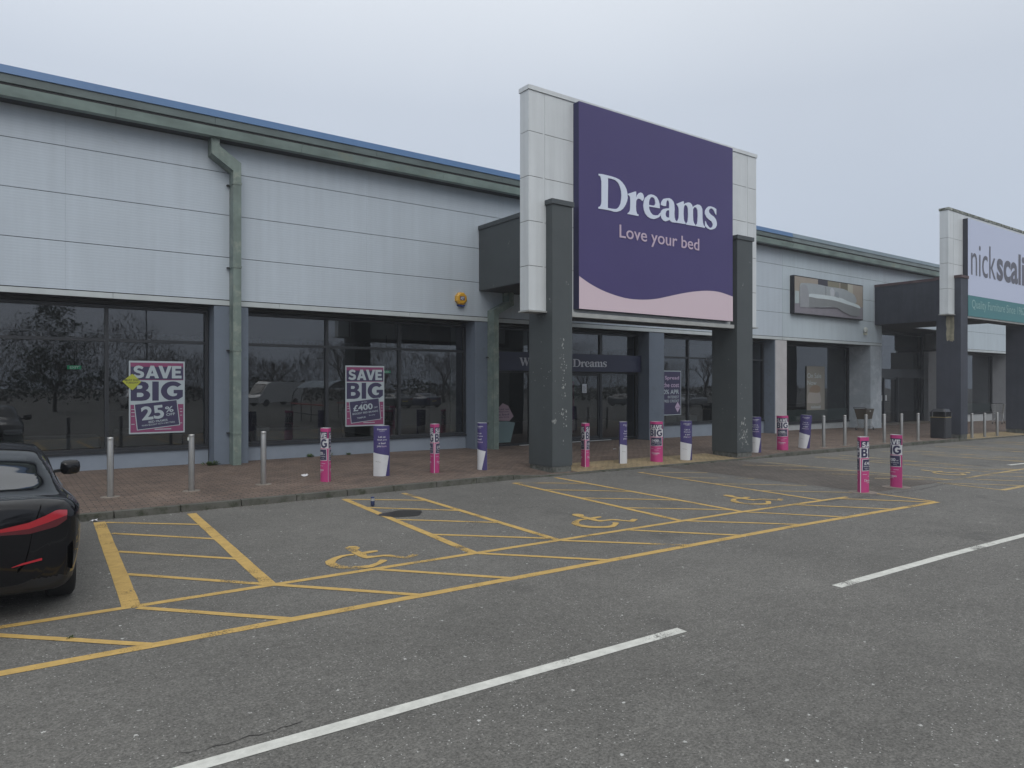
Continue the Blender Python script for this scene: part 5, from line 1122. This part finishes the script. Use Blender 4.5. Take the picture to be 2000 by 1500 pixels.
# white van
t=thing('delivery_van','white panel van parked across the far lane of the car park','van',(22,-34,h(22)),R(70))
def profile_body(mb,pts,x0,x1,m):
    n=len(pts); mb.add([(x0,y,z) for y,z in pts]+[(x1,y,z) for y,z in pts],[tuple(range(n)),tuple(range(n,2*n))[::-1]]+[(k,(k+1)%n,n+(k+1)%n,n+k) for k in range(n)],m)
mb=MB(); profile_body(mb,[(-2.6,.35),(2.5,.35),(2.65,.9),(2.3,1.15),(1.55,2.1),(1.2,2.3),(-2.6,2.35)],-.98,.98,WPN); local(mb,'body',t)
mb=MB(); mb.add([(-.85,2.27,1.22),(.85,2.27,1.22),(.8,1.64,2.03),(-.8,1.64,2.03)],[(0,1,2,3)],CGL); mb.v=[(a,b+.03,c+.02) for a,b,c in mb.v]; local(mb,'windscreen',t)
for y_ in (-1.6,1.75):
    for s in (1,-1): mb=MB(); mb.lathe([(0,s*.80),(.34,s*.80),(.36,s*.9),(.34,s*1.0),(0,s*1.0)],TYRE,24,axis='x',c=(0,y_,.36)); local(mb,'wheel',t)

# =============== inside the shop ===============
EX=mat('exit_green',(.02,.5,.22),.5,emit=.22)
for x_,y_,z_,lab in [(1.60,22,2.44,'lit green exit sign glowing inside the left window'),(11.6,24,2.45,'lit green exit sign inside the middle window')]:
    t=thing('exit_sign',lab,'exit sign',(x_,y_,z_)); mb=MB(); mb.box(x_-.16,x_+.16,y_,y_+.04,z_-.05,z_+.05,EX); part(mb,'lit_panel',t)
    mb=MB(); wall(mb,fit(text2d('EXIT',.01),x_-.10,x_+.10,z_-.03,z_+.03),y_-.003,mat('exit_white',(.6,.7,.65),.5,emit=.3)); part(mb,'lettering',t); mb=MB(); mb.box(x_-.01,x_+.01,y_+.01,y_+.03,z_+.05,3.8,JOINT); part(mb,'hanger',t)
MT=mat('mattress_white',(.42,.44,.44),.8); BB=mat('bed_base_dark',(.05,.05,.06),.7); HB=mat('headboard_grey',(.12,.12,.13),.8)
def bed(x_,y_,rz,lab):
    t=thing('display_bed',lab,'bed',(x_,y_,.1),rz,'display beds inside the shop')
    mb=MB(); rbox(mb,1.5,2.0,.08,.36,BB,.05); local(mb,'bed_base',t); mb=MB(); rbox(mb,1.5,2.0,.361,.60,MT,.10,n=4); local(mb,'mattress',t)
    mb=MB(); mb.box(-.78,.78,1.01,1.10,0,1.15,HB); local(mb,'headboard',t)
    for s in (.36,-.36): mb=MB(); rbox(mb,.6,.38,.601,.70,MT,.09,n=4); mb.v=[(a+s,b+.75,c) for a,b,c in mb.v]; local(mb,'pillow',t)
bed(1.0,20.6,R(90),'display bed inside the left window near the mullion'); bed(3.1,20.9,0,'display bed behind the 25 percent poster'); bed(6.6,20.4,R(90),'display bed low in the middle window at its left'); bed(9.7,20.6,0,'display bed inside the middle window behind the second navy cover'); bed(22.6,20.2,R(90),'display bed with pale top in the window beside the far pillar')
t=thing('display_column','dark interior column inside the third pane of the middle window','column',(10.0,19.3,.1)); mb=MB(); mb.box(9.75,10.75,19.2,19.6,.1,3.8,mat('column_dark',(.025,.025,.03),.6)); part(mb,'shaft',t)
mb=MB(); DT=mat('faint_lettering',(.11,.11,.13),.6); wall(mb,logo(9.85,10.65,2.95,.2),19.19,DT); wall(mb,fit(text2d('SAVE',.02),10.05,10.5,2.3,2.42),19.19,DT); wall(mb,fit(text2d('BIG',.02),10.03,10.52,2.08,2.26),19.19,DT); part(mb,'lettering',t)
t=thing('side_curtain','pale green vertical panel at the right end of the middle window','panel',(11.05,18.5,.5)); mb=MB(); mb.box(11.0,11.19,18.4,18.44,.56,3.7,mat('panel_pale_green',(.20,.25,.24),.7)); part(mb,'panel_sheet',t)
t=thing('window_frieze','faint serif wording along the top of the shop wall behind the glass','wall lettering',(8,21,3.0)); mb=MB(); wall(mb,fit(text2d('bed specialist',.01),3.0,6.2,3.30,3.62),24.0,DT); wall(mb,fit(text2d('helping the nation for over 35 years',.01),6.4,14.6,3.22,3.55),24.0,DT); part(mb,'lettering',t,normals=False)
t=thing('promo_banner','dark magenta hanging banner inside the entrance doors','banner',(15.9,19.2,.2)); mb=MB(); mb.box(15.5,16.75,19.4,19.43,.25,2.1,mat('banner_magenta',(.16,.015,.07),.6)); part(mb,'banner_sheet',t)
t=thing('display_sofa','dark sofa low inside the tall display window','sofa',(32.5,20,.1)); mb=MB(); rbox(mb,2.6,.95,.1,.48,mat('sofa_dark',(.05,.045,.045),.8),.1); local(mb,'seat',t); mb=MB(); mb.box(-1.3,1.3,.38,.6,.48,.92,mat('sofa_dark',(.05,.045,.045))); local(mb,'backrest',t)
for s in (1,-1): mb=MB(); mb.box(s*1.16-.13,s*1.16+.13,-.47,.379,.12,.66,mat('sofa_dark',(.05,.045,.045))); local(mb,'armrest',t)

# =============== the far side of the car park (seen mirrored in the windows) ===============
BARK=mat('bare_bark',(.045,.038,.032),.9); LEAF=mat('evergreen_foliage',(.035,.05,.03),.8,noise=.4,nscale=2); TW=mat('twig_brown',(.10,.085,.075),.9)
def tree(seed,H_,spread,evergreen=False,depth=5):
    rnd=random.Random(seed); tr=MB(); tw=MB()
    def br(p,d,l,r,k):
        q=p+d*l; m_=p+d*l*.5+Vector((rnd.gauss(0,.04),rnd.gauss(0,.04),0))*l
        tr.tube([p,m_,q],[r,r*.8,r*.62],BARK,6 if k<2 else 4,False) if k<3 else tw.tube([p,q],[r,r*.4],TW,3,False)
        if k>=depth: return
        for i in range(3 if k<4 else 4):
            a=rnd.uniform(0,6.28); e_=rnd.uniform(.25,.75)*spread; u=d.orthogonal().normalized(); v=d.cross(u); nd=(d+ (u*math.cos(a)+v*math.sin(a))*e_+Vector((0,0,.12))).normalized()
            br(p+d*l*rnd.uniform(.6,1),nd,l*rnd.uniform(.62,.85),r*.6,k+1)
    br(Vector((0,0,-.1)),Vector((0,0,1)),H_*.26,H_*.022,0)
    if evergreen:
        cl=[]
        for i in range(95):
            z=rnd.uniform(.16,1); rr=spread*H_*.34*math.sin(math.pi*min(1,(1.06-z)*.62+.04))**.8*rnd.uniform(.2,1.15); a=rnd.uniform(0,6.28); cl.append((Vector((rr*math.cos(a),rr*math.sin(a),H_*z)),rnd.uniform(.35,.85)))
        for c0,r0 in cl:
            for i in range(55):
                c=c0+Vector((rnd.gauss(0,.5),rnd.gauss(0,.5),rnd.gauss(0,.4)))*r0; s=rnd.uniform(.05,.13); u=Vector((rnd.gauss(0,1),rnd.gauss(0,1),rnd.gauss(0,.8))).normalized(); v=u.orthogonal().normalized()
                tw.add([c+u*s,c+v*s*.45,c-u*s,c-v*s*.45],[(0,1,2,3)],LEAF)
    return tr,tw
def tree_thing(seed,H_,spread,lab,ev=False,depth=5):
    tr,tw=tree(seed,H_,spread,ev,depth); t=thing('conifer_tree' if ev else 'bare_tree',lab,'tree'); local_noN(tr,'trunk',t); local_noN(tw,'crown',t); return t
t=tree_thing(3,7.4,1.15,'dense dark evergreen tree standing alone opposite the left shop window',True,4); t.location=(3.2,-24,0)
A_=[tree_thing(11,10,1.0,''),tree_thing(12,8.5,1.1,'')]
spots=[(20,-44),(26,-47),(33,-43),(40,-48),(47,-44),(55,-46),(63,-42),(72,-45),(82,-40),(13,-46),(-4,-44),(-14,-40),(92,-38),(105,-34)]
look=['left of the van','behind the van','right of the van','behind the yellow car','beyond the trolley shelter','behind the silver estate car','at the middle of the far hedge','right of the middle of the far hedge','near the right end of the hedge','behind the white car','left of the evergreen','at the left end of the hedge','at the far right','at the extreme right']
for i,(x_,y_) in enumerate(spots):
    o=A_[i%2] if i<2 else copy_tree(A_[i%2]); o.location=(x_,y_,h(x_)); o.rotation_euler=(0,0,i*1.7); s=.85+.3*((i*7)%5)/5; o.scale=(s,s,s); o['label']='leafless tree '+look[i]; o['group']='bare trees beyond the car park'
mb=MB(); rnd=random.Random(5)
for i in range(9000):
    x_=rnd.uniform(-40,125); y_=-49+rnd.uniform(-2.5,2.5)+x_*.05; hh=1.9+.5*math.sin(x_*.31)+.3*math.sin(x_*.9); z_=h(max(-40,x_))+hh*rnd.random()**.6*1.15; s=rnd.uniform(.1,.28); u=Vector((rnd.gauss(0,1),rnd.gauss(0,.6),rnd.gauss(0,1))).normalized(); v=u.orthogonal().normalized(); c=Vector((x_,y_,z_)); mb.add([c+u*s,c+v*s*.6,c-u*s,c-v*s*.6],[(0,1,2,3)],LEAF if rnd.random()<.5 else TW)
o=mb.build('hedge_belt',normals=False); tag(o,kind='stuff')
mb=MB()
for i in range(42000):
    x_=rnd.uniform(-60,145); y_=-88+rnd.uniform(-6,6); hh=9+2.5*math.sin(x_*.13)+1.6*math.sin(x_*.41+1)+rnd.gauss(0,.8); z_=hh*rnd.random()**.85-.5; s=rnd.uniform(.2,.75); u=Vector((rnd.gauss(0,.9),rnd.gauss(0,.3),1)).normalized(); v=Vector((1,rnd.gauss(0,.3),rnd.gauss(0,.3))).normalized(); c=Vector((x_,y_,z_)); w_=rnd.uniform(.02,.07); mb.add([c-u*s-v*w_,c-u*s+v*w_,c+u*s],[(0,1,2)],TW)
o=mb.build('far_wood',normals=False); tag(o,kind='stuff')
LC=mat('lamp_column_grey',(.12,.125,.13),.5,metal=.5)
def lamp():
    t=thing('lamp_post','x','street lamp'); mb=MB(); mb.tube([(0,0,0),(0,0,1.2)],.08,LC,12); mb.tube([(0,0,1.2),(0,0,7.9)],[.055,.04],LC,10); mb.tube([(-.9,0,8.0),(0,0,7.9),(.9,0,8.0)],.03,LC,8); local(mb,'column',t)
    for s in (1,-1): mb=MB(); mb.hexa([(s*.8,-.14,7.97),(s*1.4,-.14,8.0),(s*1.4,.14,8.0),(s*.8,.14,7.97),(s*.8,-.08,8.07),(s*1.4,-.08,8.07),(s*1.4,.08,8.07),(s*.8,.08,8.07)],LC); local(mb,'lamp_head',t)
    return t
lp=lamp()
for i,(x_,y_,lab) in enumerate([(8.5,-20,'twin-headed lamp column right of the evergreen'),(25,-24,'twin-headed lamp column by the silver car'),(45,-24,'twin-headed lamp column by the yellow car'),(62,-22,'twin-headed lamp column farthest right')]):
    o=lp if i==0 else copy_tree(lp); o.location=(x_,y_,h(x_)); o['label']=lab; o['group']='lamp columns in the car park'
# hooped trolley shelter
t=thing('trolley_shelter','hooped clear-roofed trolley shelter with red rails across the car park','trolley shelter',(15.0,-1.8,h(15))); PLX=mat('clear_roof_sheet',(.32,.38,.42),.15)
def hoop(y_,n=14): return [(1.4*math.cos(R(180*i/n)),y_,1.1+1.15*math.sin(R(180*i/n))) for i in range(n+1)]
mb=MB()
for y_ in (-2.4,-.8,.8,2.4): mb.tube([(1.4,y_,0)]+hoop(y_)+[(-1.4,y_,0)],.03,LC,8)
local(mb,'hoop_frame',t)
mb=MB()
for a,b in ((-2.4,-.85),(-.75,.75),(.85,2.4)):
    P=hoop(a),hoop(b); vs=P[0][3:12]+P[1][3:12]; n=9; mb.add([(x*1.03,y,z*1.01) for x,y,z in vs],[(k,k+1,n+k+1,n+k) for k in range(n-1)],PLX)
local_noN(mb,'roof_sheet',t)
mb=MB()
for s in (1,-1): mb.tube([(s*1.4,-2.6,.95),(s*1.4,2.6,.95)],.035,mat('red_rail',(.4,.02,.02),.4),8); mb.tube([(s*1.4,-2.6,.45),(s*1.4,2.6,.45)],.03,LC,8)
local(mb,'side_rail',t)
# =============== mist over the car park ===============
mb=MB(); hm=bpy.data.materials.new('mist'); hm.use_nodes=True; n_=hm.node_tree.nodes; n_.remove(n_['Principled BSDF']); pv=n_.new('ShaderNodeVolumePrincipled'); pv.inputs['Color'].default_value=(.92,.95,1,1); pv.inputs['Density'].default_value=.0013; hm.node_tree.links.new(pv.outputs[0],n_['Material Output'].inputs['Volume'])
mb.box(-70,150,-120,50,-1.6,16,hm); tag(mb.build('haze'),kind='stuff')
# =============== tidy ===============
for o in list(COL.objects):
    if o.type=='EMPTY' and not o.children: bpy.data.objects.remove(o)
